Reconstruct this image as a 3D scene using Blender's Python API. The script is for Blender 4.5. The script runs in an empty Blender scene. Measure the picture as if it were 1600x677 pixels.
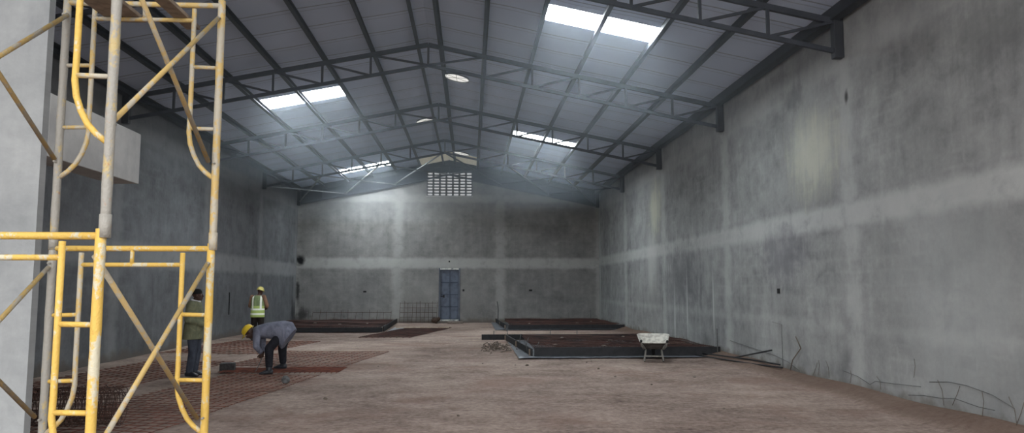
import bpy, bmesh, math, random
from mathutils import Vector, Matrix
random.seed(7)
D = bpy.data
SC = bpy.context.scene
COL = SC.collection

# ------------------------------------------------------------------ camera
cam_data = D.cameras.new('camera')
cam = D.objects.new('camera', cam_data)
COL.objects.link(cam)
F_PX = 1150.0
cam_data.sensor_fit = 'HORIZONTAL'
cam_data.sensor_width = 36.0
cam_data.lens = F_PX / 1600.0 * 36.0
cam_data.clip_start = 0.05
cam_data.clip_end = 300
YAW, PITCH = math.radians(3.2205), math.radians(5.4392)
cam.location = (0, 0, 1.7)
cam.rotation_euler = (math.pi / 2 + PITCH, 0, -YAW)
SC.camera = cam

# ------------------------------------------------------------------ view, sky
SC.view_settings.view_transform = 'Standard'
try:
    SC.view_settings.look = 'None'
except Exception:
    pass
SC.view_settings.exposure = 1.25
SC.view_settings.gamma = 1.0
SC.view_settings.use_curve_mapping = False
SKY_FRONT, SKY_BACK = 2.15, 0.20          # overcast sky: bright side behind the camera
SKYLIGHT = 22.0                           # daylight through the translucent roof sheets
SUNVENT = 0.35
world = D.worlds.new('overcast_sky')
SC.world = world
world.use_nodes = True
wn = world.node_tree
wn.nodes.clear()
_tc = wn.nodes.new('ShaderNodeTexCoord')
_sp = wn.nodes.new('ShaderNodeSeparateXYZ')
wn.links.new(_tc.outputs['Generated'], _sp.inputs[0])
_mr = wn.nodes.new('ShaderNodeMapRange')
_mr.inputs['From Min'].default_value = -0.7
_mr.inputs['From Max'].default_value = 0.4
_mr.inputs['To Min'].default_value = SKY_FRONT
_mr.inputs['To Max'].default_value = SKY_BACK
wn.links.new(_sp.outputs['Y'], _mr.inputs['Value'])
_bg = wn.nodes.new('ShaderNodeBackground')
_bg.inputs['Color'].default_value = (0.96, 0.98, 1.0, 1)
wn.links.new(_mr.outputs[0], _bg.inputs['Strength'])
_wo = wn.nodes.new('ShaderNodeOutputWorld')
wn.links.new(_bg.outputs[0], _wo.inputs[0])

# ------------------------------------------------------------------ node helper
def lin(r, g=None, b=None):
    if g is None:
        r, g, b = r
    f = lambda c: (c / 255 / 12.92) if c / 255 <= 0.04045 else ((c / 255 + 0.055) / 1.055) ** 2.4
    return (f(r), f(g), f(b), 1)

class NT:
    def __init__(s, name):
        s.m = D.materials.new(name)
        s.m.use_nodes = True
        s.t = s.m.node_tree
        s.t.nodes.clear()
        s.out = s.t.nodes.new('ShaderNodeOutputMaterial')
        s.b = s.t.nodes.new('ShaderNodeBsdfPrincipled')
        s.t.links.new(s.b.outputs[0], s.out.inputs[0])
    def put(s, sock, v):
        if v is None:
            return
        if isinstance(v, bpy.types.NodeSocket):
            s.t.links.new(v, sock)
        else:
            sock.default_value = v
    def math(s, op, a, b=None, c=None, clamp=False):
        n = s.t.nodes.new('ShaderNodeMath')
        n.operation = op
        n.use_clamp = clamp
        for i, v in enumerate((a, b, c)):
            s.put(n.inputs[i], v)
        return n.outputs[0]
    def obj(s):
        return s.t.nodes.new('ShaderNodeTexCoord').outputs['Object']
    def xyz(s, v):
        n = s.t.nodes.new('ShaderNodeSeparateXYZ')
        s.put(n.inputs[0], v)
        return n.outputs
    def comb(s, x, y, z):
        n = s.t.nodes.new('ShaderNodeCombineXYZ')
        for i, v in enumerate((x, y, z)):
            s.put(n.inputs[i], v)
        return n.outputs[0]
    def scale(s, v, sc):
        n = s.t.nodes.new('ShaderNodeMapping')
        s.put(n.inputs['Vector'], v)
        n.inputs['Scale'].default_value = sc
        return n.outputs[0]
    def noise(s, v, scale, detail=4, rough=0.55, dist=0.0):
        n = s.t.nodes.new('ShaderNodeTexNoise')
        s.put(n.inputs['Vector'], v)
        n.inputs['Scale'].default_value = scale
        n.inputs['Detail'].default_value = detail
        n.inputs['Roughness'].default_value = rough
        n.inputs['Distortion'].default_value = dist
        return n.outputs['Fac']
    def rng(s, v, a, b, c=0.0, d=1.0, smooth=True):
        n = s.t.nodes.new('ShaderNodeMapRange')
        n.interpolation_type = 'SMOOTHSTEP' if smooth else 'LINEAR'
        s.put(n.inputs['Value'], v)
        for k, x in zip(('From Min', 'From Max', 'To Min', 'To Max'), (a, b, c, d)):
            n.inputs[k].default_value = x
        return n.outputs[0]
    def mix(s, f, a, b, mode='MIX'):
        n = s.t.nodes.new('ShaderNodeMix')
        n.data_type = 'RGBA'
        n.blend_type = mode
        s.put(n.inputs['Factor'], f)
        s.put(n.inputs[6], a)
        s.put(n.inputs[7], b)
        return n.outputs[2]
    def gray(s, f):
        n = s.t.nodes.new('ShaderNodeCombineColor')
        for i in range(3):
            s.put(n.inputs[i], f)
        return n.outputs[0]
    def brick(s, v, w, h, mortar):
        n = s.t.nodes.new('ShaderNodeTexBrick')
        s.put(n.inputs['Vector'], v)
        n.inputs['Color1'].default_value = (0, 0, 0, 1)
        n.inputs['Color2'].default_value = (1, 1, 1, 1)
        n.inputs['Mortar'].default_value = (0.5, 0.5, 0.5, 1)
        n.inputs['Scale'].default_value = 1
        n.inputs['Mortar Size'].default_value = mortar
        n.inputs['Mortar Smooth'].default_value = 1.0
        n.inputs['Bias'].default_value = 0
        n.inputs['Brick Width'].default_value = w
        n.inputs['Row Height'].default_value = h
        return n.outputs['Color'], n.outputs['Fac']
    def bump(s, h, strength=0.3, dist=0.02):
        n = s.t.nodes.new('ShaderNodeBump')
        n.inputs['Strength'].default_value = strength
        n.inputs['Distance'].default_value = dist
        s.put(n.inputs['Height'], h)
        s.t.links.new(n.outputs[0], s.b.inputs['Normal'])
    def done(s, color, rough=0.8, metal=0.0, spec=0.5):
        s.put(s.b.inputs['Base Color'], color)
        s.put(s.b.inputs['Roughness'], rough)
        s.put(s.b.inputs['Metallic'], metal)
        s.b.inputs['Specular IOR Level'].default_value = spec
        return s.m

def simple(name, c1, c2=None, scale=12, rough=0.8, metal=0.0, bump=0.0, spec=0.4, lo=0.4, hi=0.65):
    m = NT(name)
    o = m.obj()
    n = m.noise(o, scale, 5)
    col = m.mix(m.rng(n, lo, hi), lin(*c1), lin(*(c2 or [int(c * 0.75) for c in c1])))
    if bump:
        m.bump(m.noise(o, scale * 3, 4), bump, 0.01)
    return m.done(col, rough, metal, spec)

WALL_X0, WALL_X1, WALL_Y1, FRONT_Y = -8.2, 6.2, 35.3, 7.0
BAY = 5.85
TRUSS_Y = [11.66, 17.5, 23.4, 29.25, 35.08]

def wall_mat(name, axis, c0, period, z_bands, base, pale, dark, patches=(), gable=False, damp=False):
    m = NT(name)
    o = m.obj()
    x, y, z = m.xyz(o)
    u = y if axis == 'y' else x
    uv = m.comb(u, z, 0.0)
    big = m.noise(uv, 0.55, 6, 0.6, 0.4)
    mid = m.noise(uv, 2.3, 6, 0.65, 0.3)
    fine = m.noise(uv, 14, 4, 0.6)
    streak = m.noise(m.scale(uv, (5.0, 0.35, 1)), 1.0, 5, 0.6)
    wb1 = m.math('MULTIPLY', m.math('SUBTRACT', m.noise(uv, 4.0, 3), 0.5), 0.10)
    bcol, bfac = m.brick(m.comb(m.math('ADD', u, wb1), m.math('ADD', z, m.math('MULTIPLY', wb1, 0.6)), 0.0), 0.42, 0.215, 0.05)
    wob = m.math('MULTIPLY', m.math('SUBTRACT', m.noise(uv, 3.0, 5), 0.5), 0.42)
    # courses of block showing through the thin render
    bl = m.math('SUBTRACT', m.xyz(bcol)[0], 0.5)
    v = m.math('MULTIPLY_ADD', m.math('SUBTRACT', big, 0.5), 1.5, 0.5)
    v = m.math('MULTIPLY_ADD', m.math('SUBTRACT', mid, 0.5), 1.25, v)
    v = m.math('MULTIPLY_ADD', m.math('SUBTRACT', streak, 0.5), 0.55, v)
    v = m.math('MULTIPLY_ADD', m.math('SUBTRACT', fine, 0.5), 0.35, v)
    show = m.rng(m.noise(uv, 0.8, 3), 0.4, 0.62)
    v = m.math('MULTIPLY_ADD', m.math('MULTIPLY', bl, show), 0.2, v)
    v = m.math('MULTIPLY_ADD', m.math('MULTIPLY', bfac, show), 0.07, v, clamp=True)
    col = m.mix(v, lin(*dark), lin(*base))
    # paler render over the concrete columns and ring beam
    t = m.math('ADD', m.math('SUBTRACT', u, c0), period * 100.5)
    t = m.math('SUBTRACT', m.math('MODULO', t, period), period / 2)
    t = m.math('ADD', m.math('ABSOLUTE', t), wob)
    cmask = m.rng(t, 0.08, 0.38, 1.0, 0.0)
    mask = m.math('MULTIPLY', cmask, 0.4)
    zw = m.math('ADD', z, m.math('MULTIPLY', wob, 0.5))
    for za, zb, k in z_bands:
        zc, zh = (za + zb) / 2, (zb - za) / 2
        dz = m.math('ABSOLUTE', m.math('SUBTRACT', zw, zc))
        bm = m.math('MULTIPLY', m.rng(dz, zh - 0.09, zh + 0.11, 1.0, 0.0), k)
        mask = m.math('MAXIMUM', mask, bm)
    mask = m.math('MULTIPLY', mask, m.rng(mid, 0.25, 0.5, 0.6, 1.0))
    col = m.mix(mask, col, lin(*pale))
    # lime blooms, dried splashes, dark marks and painted-in skylight, with noisy outlines
    for (pu, pz, ru, rz, k, c) in patches:
        a = m.math('DIVIDE', m.math('SUBTRACT', u, pu), ru)
        b = m.math('DIVIDE', m.math('SUBTRACT', z, pz), rz)
        r = m.math('SQRT', m.math('ADD', m.math('MULTIPLY', a, a), m.math('MULTIPLY', b, b)))
        r = m.math('MULTIPLY_ADD', m.math('SUBTRACT', streak, 0.5), 1.4, r)
        r = m.math('MULTIPLY_ADD', m.math('SUBTRACT', mid, 0.5), 1.3, r)
        col = m.mix(m.rng(r, 0.25, 1.1, k, 0.0), col, lin(*c))
    if gable:      # shade under the roof painted in above the truss line, over unrendered blockwork
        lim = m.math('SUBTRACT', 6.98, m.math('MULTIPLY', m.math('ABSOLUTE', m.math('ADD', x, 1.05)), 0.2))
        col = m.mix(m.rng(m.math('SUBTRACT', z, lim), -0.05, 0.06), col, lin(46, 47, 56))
    if damp:       # soil splashed up the foot of the wall
        k = m.rng(m.math('ADD', z, m.math('MULTIPLY', wob, 1.2)), 0.02, 0.26, 0.75, 0.0)
        col = m.mix(k, col, lin(92, 84, 76))
    m.bump(m.math('ADD', mid, m.math('MULTIPLY', fine, 0.4)), 0.35, 0.02)
    return m.done(col, 0.9, 0, 0.25)

M = {}
M['wall_right'] = wall_mat('rendered_block_right', 'y', 11.66, BAY, [(2.70, 3.08, 0.62), (5.3, 5.7, 0.25), (0.95, 1.1, 0.25)],
    (163, 164, 162), (187, 188, 185), (112, 112, 113),
    patches=[(12.9, 4.15, 1.15, 1.05, 0.6, (196, 196, 178)), (24.4, 4.3, 1.0, 1.2, 0.62, (196, 196, 174)),  # both yellowish patches paint in light from the left skylights, mixed with lime staining
             (24.9, 2.6, 0.8, 1.4, 0.5, (190, 190, 186)), (20.9, 1.2, 0.10, 1.3, 0.75, (196, 196, 194)),
             (22.2, 0.9, 0.12, 1.1, 0.7, (190, 190, 188)), (18.6, 1.2, 0.07, 1.1, 0.7, (190, 190, 188)),
             (9.2, 1.6, 1.5, 1.6, 0.35, (176, 180, 178)), (21.5, 2.0, 2.6, 1.3, 0.4, (95, 95, 100)),
             (8.3, 4.7, 1.1, 0.6, 0.35, (96, 98, 98)), (14.4, 2.3, 1.4, 0.8, 0.45, (102, 100, 108)), (11.62, 4.85, 0.09, 0.16, 0.9, (52, 54, 52)), (13.6, 5.3, 0.5, 0.35, 0.5, (92, 93, 94))], damp=True)
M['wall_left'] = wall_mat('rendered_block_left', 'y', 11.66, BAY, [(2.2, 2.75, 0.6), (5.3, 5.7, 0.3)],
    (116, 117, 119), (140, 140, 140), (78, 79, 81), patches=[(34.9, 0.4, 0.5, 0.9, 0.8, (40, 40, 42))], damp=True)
M['wall_back'] = wall_mat('rendered_block_back', 'x', -3.45, 4.86, [(2.58, 3.04, 0.65), (5.75, 6.1, 0.4)],
    (142, 140, 137), (172, 171, 167), (100, 99, 98),
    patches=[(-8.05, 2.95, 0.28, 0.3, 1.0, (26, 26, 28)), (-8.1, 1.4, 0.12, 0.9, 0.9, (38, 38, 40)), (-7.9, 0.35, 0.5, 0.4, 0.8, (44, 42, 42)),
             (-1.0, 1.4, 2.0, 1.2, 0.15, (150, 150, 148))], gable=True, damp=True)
M['concrete'] = wall_mat('cement_plaster', 'x', 50, 200, [], (160, 161, 160), (168, 168, 168), (122, 124, 125))
_m = NT('cement_screed_beam')
_o = _m.obj()
_n = _m.noise(_o, 1.6, 6, 0.6)
_m.bump(_m.noise(_o, 20, 4), 0.2, 0.01)
M['beam'] = _m.done(_m.mix(_m.rng(_n, 0.3, 0.7), lin(192, 192, 189), lin(162, 162, 161)), 0.9, 0, 0.25)

def floor_mat():
    m = NT('laterite_floor')
    o = m.obj()
    x, y, z = m.xyz(o)
    p = m.comb(x, y, 0.0)
    big = m.noise(p, 0.28, 5, 0.6, 0.5)
    mid = m.noise(m.scale(p, (0.75, 1.0, 1)), 1.7, 6, 0.65, 0.4)
    fine = m.noise(p, 11, 5, 0.7)
    grit = m.noise(p, 55, 3, 0.6)
    v = m.math('MULTIPLY_ADD', m.math('SUBTRACT', big, 0.5), 1.5, 0.5)
    v = m.math('MULTIPLY_ADD', m.math('SUBTRACT', mid, 0.5), 1.3, v)
    v = m.math('MULTIPLY_ADD', m.math('SUBTRACT', fine, 0.5), 1.7, v, clamp=True)
    col = m.mix(v, lin(97, 80, 72), lin(172, 153, 141))
    red = m.rng(m.noise(p, 0.6, 5, 0.6, 0.6), 0.5, 0.68)
    col = m.mix(m.math('MULTIPLY', red, 0.55), col, lin(122, 95, 84))
    chips = m.rng(grit, 0.66, 0.74)
    col = m.mix(m.math('MULTIPLY', chips, m.rng(fine, 0.45, 0.6)), col, lin(206, 192, 176))
    # damp soil against the right-hand wall
    edge = m.rng(m.math('ADD', x, m.math('MULTIPLY', mid, 0.6)), 5.85, 6.2)
    col = m.mix(m.math('MULTIPLY', edge, 0.7), col, lin(98, 78, 66))
    m.bump(m.math('ADD', m.math('MULTIPLY', fine, 0.7), m.math('ADD', mid, m.math('MULTIPLY', grit, 0.25))), 0.6, 0.05)
    return m.done(col, 0.95, 0, 0.2)
M['floor'] = floor_mat()

def roof_mat():
    m = NT('insulated_roof_sheet')
    o = m.obj()
    x, y, z = m.xyz(o)
    j = m.noise(m.comb(m.math('MULTIPLY', x, 0.35), m.math('MULTIPLY', y, 0.2), 0.0), 1.0, 3)
    t = m.math('ADD', y, m.math('MULTIPLY', m.math('SUBTRACT', j, 0.5), 0.35))
    t = m.math('MODULO', m.math('ADD', t, 20.0), 1.02)
    line = m.math('MAXIMUM', m.rng(t, 0.0, 0.035, 1, 0), m.rng(t, 0.985, 1.02, 0, 1))
    line2 = m.math('MULTIPLY', m.rng(m.math('ABSOLUTE', m.math('SUBTRACT', t, 0.16)), 0.0, 0.03, 1, 0), 0.5)
    sheet = m.noise(m.comb(0.0, m.math('FLOOR', m.math('DIVIDE', m.math('ADD', y, 20.0), 1.02)), 0.0), 7.3, 1)
    base = m.mix(m.rng(sheet, 0.3, 0.7), lin(190, 202, 224), lin(204, 216, 238))
    base = m.mix(m.rng(m.noise(o, 1.2, 4), 0.3, 0.7, 0, 0.4), base, lin(178, 190, 212))
    col = m.mix(m.math('MULTIPLY', m.math('MAXIMUM', line, line2), 0.75), base, lin(76, 80, 90))
    m.bump(m.math('ADD', m.math('MULTIPLY', t, 0.4), m.noise(o, 1.5, 3)), 0.25, 0.06)
    return m.done(col, 0.62, 0.0, 0.4)
M['roof'] = roof_mat()
M['steel'] = simple('grey_painted_steel', (58, 60, 67), (47, 49, 55), 6, 0.7, 0.0, spec=0.2)
M['purlin'] = simple('dark_purlin_steel', (50, 52, 59), (41, 43, 49), 4, 0.6, 0.0, spec=0.3)
M['eave'] = simple('dark_eave_steel', (44, 45, 50), (36, 37, 41), 4, 0.5)
M['gutter'] = simple('zinc_flashing', (120, 124, 126), (96, 99, 101), 5, 0.4, 0.4)

_m = NT('translucent_sheet')
_m.b.inputs['Emission Color'].default_value = (0.86, 0.95, 1.0, 1)
_m.b.inputs['Emission Strength'].default_value = SKYLIGHT
M['skylight'] = _m.done(lin(235, 240, 245), 0.5)
_m = NT('ventilator_dome')
_m.b.inputs['Emission Color'].default_value = (1.0, 0.99, 0.95, 1)
_m.b.inputs['Emission Strength'].default_value = SUNVENT
M['ventlight'] = _m.done(lin(225, 225, 215), 0.5)

def worn(name, c1, c2, amount, seed):
    m = NT(name)
    o = m.obj()
    n1 = m.noise(m.scale(o, (1, 1, 0.55)), 9 + seed, 6, 0.65)
    n2 = m.noise(o, 40, 4, 0.6)
    n3 = m.noise(o, 2.2 + seed * 0.3, 3)
    k = m.math('MULTIPLY_ADD', m.math('SUBTRACT', n2, 0.5), 0.35, n1)
    k = m.math('MULTIPLY_ADD', m.math('SUBTRACT', n3, 0.5), 0.5, k)
    col = m.mix(m.rng(k, 0.62 - amount, 0.72 - amount), lin(*c1), lin(*c2))
    rust = m.rng(m.noise(o, 17 + seed, 5, 0.7), 0.62, 0.7)
    col = m.mix(m.math('MULTIPLY', rust, 0.7), col, lin(150, 96, 44))
    m.bump(m.math('ADD', k, m.math('MULTIPLY', n2, 0.6)), 0.6, 0.012)
    return m.done(col, 0.65, 0, 0.35)
M['yellow'] = worn('yellow_scaffold_paint', (184, 150, 72), (172, 164, 142), 0.09, 0)
M['yellow_worn'] = worn('faded_yellow_paint', (168, 142, 88), (154, 146, 130), 0.18, 1)
M['cement_tube'] = worn('cement_crusted_tube', (156, 138, 96), (132, 128, 120), 0.28, 2)
M['brace'] = worn('faded_brace_paint', (156, 132, 88), (142, 132, 114), 0.16, 3)
M['rust'] = simple('rusty_rebar', (76, 52, 46), (46, 35, 32), 2.5, 0.85)
M['rust_floor'] = simple('red_rust_wire', (112, 66, 52), (78, 48, 40), 6, 0.85)
M['rust_dark'] = simple('dark_rusty_wire', (74, 52, 44), (54, 40, 36), 30, 0.85)
M['wire'] = simple('grey_steel_wire', (92, 92, 92), (70, 70, 70), 30, 0.7)
M['black'] = simple('black_oiled_timber', (30, 30, 33), (21, 21, 24), 8, 0.7)
M['poly'] = simple('black_polythene', (104, 108, 114), (70, 73, 78), 6, 0.35, 0, 0.6, spec=0.6)
M['poly_pale'] = simple('pale_polythene', (150, 152, 156), (120, 122, 126), 6, 0.3)
M['plank'] = simple('weathered_timber', (128, 114, 100), (104, 92, 80), 9, 0.85)
M['pale_plank'] = simple('pale_timber', (176, 160, 142), (150, 132, 116), 7, 0.85)
M['spacer'] = simple('mortar_spacer', (124, 112, 104), (96, 86, 80), 20, 0.9)
M['block'] = simple('dark_concrete_block', (62, 60, 60), (48, 46, 46), 25, 0.95, 0, 0.6)
M['stone'] = simple('grey_stone', (100, 100, 100), (74, 74, 74), 18, 0.95, 0, 0.6)
M['door'] = simple('blue_grey_door_paint', (84, 93, 108), (72, 80, 94), 5, 0.5)
M['door_dark'] = simple('dark_door_rib', (60, 70, 86), (52, 60, 74), 5, 0.5)
M['jamb'] = simple('pale_primer', (196, 196, 188), (120, 122, 124), 7, 0.7)
M['grille'] = simple('dark_breeze_block', (70, 70, 66), (56, 56, 53), 14, 0.9)
M['socket'] = simple('dark_socket_box', (22, 22, 24), (16, 16, 18), 10, 0.8)
M['straw'] = simple('dry_twig', (100, 90, 80), (76, 67, 60), 20, 0.9)
M['barrow'] = simple('cement_stained_tray', (196, 192, 182), (158, 154, 146), 14, 0.8, 0, 0.4)
M['tray_under'] = simple('dark_tray_underside', (74, 70, 66), (54, 50, 48), 10, 0.9)  # darker grey for the outside of the tray
M['barrow_frame'] = simple('grey_barrow_tube', (138, 136, 130), (110, 108, 104), 14, 0.75)
M['rubber'] = simple('black_rubber', (30, 30, 32), (22, 22, 24), 10, 0.75)

# ------------------------------------------------------------------ mesh helpers
class MB:
    def __init__(s):
        s.v, s.f = [], []
    def add(s, vs, fs):
        k = len(s.v)
        s.v += [tuple(v) for v in vs]
        s.f += [tuple(i + k for i in f) for f in fs]
        return s
    def box(s, x0, x1, y0, y1, z0, z1):
        vs = [(x, y, z) for z in (z0, z1) for y in (y0, y1) for x in (x0, x1)]
        return s.add(vs, [(0, 2, 3, 1), (4, 5, 7, 6), (0, 1, 5, 4), (2, 6, 7, 3), (0, 4, 6, 2), (1, 3, 7, 5)])
    def bar(s, p, q, w, h, up=(0, 0, 1)):
        p, q = Vector(p), Vector(q)
        d = (q - p).normalized()
        u = Vector(up)
        sd = d.cross(u)
        if sd.length < 1e-4:
            sd = d.cross(Vector((0, 1, 0)))
        sd.normalize()
        u = sd.cross(d)
        vs = [e + sd * (a * w / 2) + u * (b * h / 2) for e in (p, q) for a, b in ((-1, -1), (1, -1), (1, 1), (-1, 1))]
        return s.add(vs, [(0, 3, 2, 1), (4, 5, 6, 7), (0, 1, 5, 4), (1, 2, 6, 5), (2, 3, 7, 6), (3, 0, 4, 7)])
    def tube(s, pts, r, seg=8, cap=True):
        pts = [Vector(p) for p in pts]
        n = len(pts)
        rr = r if isinstance(r, (list, tuple)) else [r] * n
        ref = None
        rings = []
        for i in range(n):
            a = pts[max(i - 1, 0)]
            b = pts[min(i + 1, n - 1)]
            d = (b - a).normalized()
            if ref is None:
                ref = Vector((0, 0, 1)) if abs(d.z) < 0.9 else Vector((1, 0, 0))
            ref = (ref - d * ref.dot(d)).normalized()
            w = d.cross(ref)
            rings.append([pts[i] + (ref * math.cos(t) + w * math.sin(t)) * rr[i] for t in [2 * math.pi * k / seg for k in range(seg)]])
        return s.rings(rings, cap)
    def rings(s, rings, cap=True, close=True):
        seg = len(rings[0])
        vs = [v for r in rings for v in r]
        fs = []
        for i in range(len(rings) - 1):
            for k in range(seg if close else seg - 1):
                k2 = (k + 1) % seg
                fs.append((i * seg + k, i * seg + k2, (i + 1) * seg + k2, (i + 1) * seg + k))
        if cap:
            fs.append(tuple(reversed(range(seg))))
            fs.append(tuple((len(rings) - 1) * seg + k for k in range(seg)))
        return s.add(vs, fs)
    def loft(s, rings, seg=18):
        """rings: (centre, U, V) ellipses"""
        out = []
        for c, u, v in rings:
            c, u, v = Vector(c), Vector(u), Vector(v)
            out.append([c + u * math.cos(t) + v * math.sin(t) for t in [2 * math.pi * k / seg for k in range(seg)]])
        return s.rings(out)
    def ball(s, c, r, seg=14, n=8, rot=None):
        r = r if isinstance(r, (tuple, list)) else (r, r, r)
        c = Vector(c)
        out = []
        for i in range(n + 1):
            ph = math.pi * (0.02 + 0.96 * i / n)
            ring = []
            for k in range(seg):
                t = 2 * math.pi * k / seg
                p = Vector((r[0] * math.sin(ph) * math.cos(t), r[1] * math.sin(ph) * math.sin(t), r[2] * math.cos(ph)))
                if rot:
                    p = rot @ p
                ring.append(c + p)
            out.append(ring)
        return s.rings(out)
    def cap(s, p, r0, q, r1, seg=12):
        s.tube([p, q], [r0, r1], seg)
        s.ball(p, r0, seg, 6)
        s.ball(q, r1, seg, 6)
        return s
    def limb(s, pts, rs):
        for i in range(len(pts) - 1):
            s.cap(pts[i], rs[i], pts[i + 1], rs[i + 1])
        return s
    def mesh(s, name):
        me = D.meshes.new(name)
        me.from_pydata(s.v, [], s.f)
        bm = bmesh.new()
        bm.from_mesh(me)
        bmesh.ops.recalc_face_normals(bm, faces=bm.faces)
        bm.to_mesh(me)
        bm.free()
        return me
    def build(s, name, mat, parent=None, smooth=False, bevel=0.0, weld=False):
        o = D.objects.new(name, s.mesh(name))
        COL.objects.link(o)
        o.data.materials.append(mat)
        if parent:
            o.parent = parent
        if smooth:
            for p in o.data.polygons:
                p.use_smooth = True
        if bevel:
            b = o.modifiers.new('bevel', 'BEVEL')
            b.width = bevel
            b.segments = 2
            b.limit_method = 'ANGLE'
        return o
    def remesh(s, name, mat, parent, voxel=0.01, smooth=3):
        """one continuous surface out of overlapping closed shells"""
        o = D.objects.new(name, s.mesh(name))
        COL.objects.link(o)
        r = o.modifiers.new('r', 'REMESH')
        r.mode = 'VOXEL'
        r.voxel_size = voxel
        if smooth:
            k = o.modifiers.new('s', 'SMOOTH')
            k.factor = 0.5
            k.iterations = smooth
        dg = bpy.context.evaluated_depsgraph_get()
        me = D.meshes.new_from_object(o.evaluated_get(dg))
        o.modifiers.clear()
        o.data = me
        me.name = name
        me.materials.clear()
        me.materials.append(mat)
        for p in me.polygons:
            p.use_smooth = True
        o.parent = parent
        return o

def tag(o, label=None, cat=None, group=None, kind=None):
    if label:
        o['label'] = label
    if cat:
        o['category'] = cat
    if group:
        o['group'] = group
    if kind:
        o['kind'] = kind
    return o

def thing(name, label, cat, loc=(0, 0, 0), rz=0.0, group=None):
    o = D.objects.new(name, None)
    COL.objects.link(o)
    o.empty_display_size = 0.2
    o.location = loc
    o.rotation_euler = (0, 0, rz)
    return tag(o, label, cat, group)

def copy_thing(src, label, loc=None, rz=None):
    r = src.copy()
    COL.objects.link(r)
    if loc is not None:
        r.location = loc
    if rz is not None:
        r.rotation_euler = (0, 0, rz)
    r['label'] = label
    for ch in list(src.children):
        c = ch.copy()
        COL.objects.link(c)
        c.parent = r
        for g in list(ch.children):
            d = g.copy()
            COL.objects.link(d)
            d.parent = c
    return r

# ------------------------------------------------------------------ shell
RX, RZ, SL = -1.05, 7.80, 0.2                 # ridge x, roof sheet height at the ridge, slope
def roof_z(x):
    return RZ - SL * abs(x - RX)
CH_T, CH_B = 7.60, 7.0                        # top of top chord / underside of bottom chord at the ridge

def hnoise(x, y):
    return (math.sin(x * 1.7 + y * 0.9) + math.sin(x * 0.6 - y * 1.3 + 2) + math.sin(x * 3.1 + y * 2.3 + 1) * 0.5) / 2.5
def ground_z(x, y):
    z = 0.012 * hnoise(x, y) - 0.012
    k = max(0.0, min(1.0, (x - 5.55) / 0.65))
    z += 0.15 * k * k * (3 - 2 * k) * (0.85 + 0.25 * math.sin(y * 1.3) * math.sin(y * 0.47 + 1))
    return z
fl = MB()
nx, ny = 76, 150
xs = [WALL_X0 - 0.02 + (WALL_X1 - WALL_X0 + 0.04) * i / nx for i in range(nx + 1)]
ys = [FRONT_Y + (WALL_Y1 + 0.02 - FRONT_Y) * (j / ny) ** 1.35 for j in range(ny + 1)]
fl.add([(x, y, ground_z(x, y)) for y in ys for x in xs],
       [(j * (nx + 1) + i, j * (nx + 1) + i + 1, (j + 1) * (nx + 1) + i + 1, (j + 1) * (nx + 1) + i) for j in range(ny) for i in range(nx)])
tag(fl.build('floor', M['floor'], smooth=True), kind='structure')
tag(MB().box(-25, 25, -25, FRONT_Y, -0.3, -0.015).build('ground', M['floor']), kind='structure')

T = 0.22
tag(MB().box(WALL_X1, WALL_X1 + T, 1.0, WALL_Y1 + T, -0.3, 6.32).build('wall_right', M['wall_right']), kind='structure')
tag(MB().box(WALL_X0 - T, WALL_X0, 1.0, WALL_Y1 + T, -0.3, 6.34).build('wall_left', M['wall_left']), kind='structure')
# back wall with the breeze-block opening and the doorway cut out
VX0, VX1, VZ0, VZ1 = -2.12, 0.07, 6.05, 7.21
DX0, DX1, DZ1 = -1.50, -0.49, 2.58
bw = MB()
def wall_prism(x0, x1, z0, z1=None):
    t0 = roof_z(x0) + 0.0 if z1 is None else z1
    t1 = roof_z(x1) + 0.0 if z1 is None else z1
    vs = [(x0, WALL_Y1, z0), (x1, WALL_Y1, z0), (x1, WALL_Y1, t1), (x0, WALL_Y1, t0)]
    vs += [(x, y + T, z) for x, y, z in vs]
    bw.add(vs, [(0, 1, 2, 3), (7, 6, 5, 4), (0, 4, 5, 1), (1, 5, 6, 2), (2, 6, 7, 3), (3, 7, 4, 0)])
wall_prism(WALL_X0 - T, VX0, -0.3)
wall_prism(VX1, WALL_X1 + T, -0.3)
wall_prism(VX0, RX, VZ1)
wall_prism(RX, VX1, VZ1)
wall_prism(VX0, DX0, -0.3, VZ0)
wall_prism(DX0, DX1, DZ1, VZ0)
wall_prism(DX0, DX1, -0.3, 0.07)
wall_prism(DX1, VX1, -0.3, VZ0)
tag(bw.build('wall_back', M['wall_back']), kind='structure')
# front wall: solid on the left of the entrance, lintel over the opening
tag(MB().box(WALL_X0, -4.0, FRONT_Y, FRONT_Y + 0.10, -0.3, 6.3).build('wall_front', M['concrete']), kind='structure')
tag(MB().box(-4.33, -4.0, FRONT_Y + 0.10, 9.04, 2.93, 3.54).build('trim_1', M['beam'], bevel=0.008), kind='structure')

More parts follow.
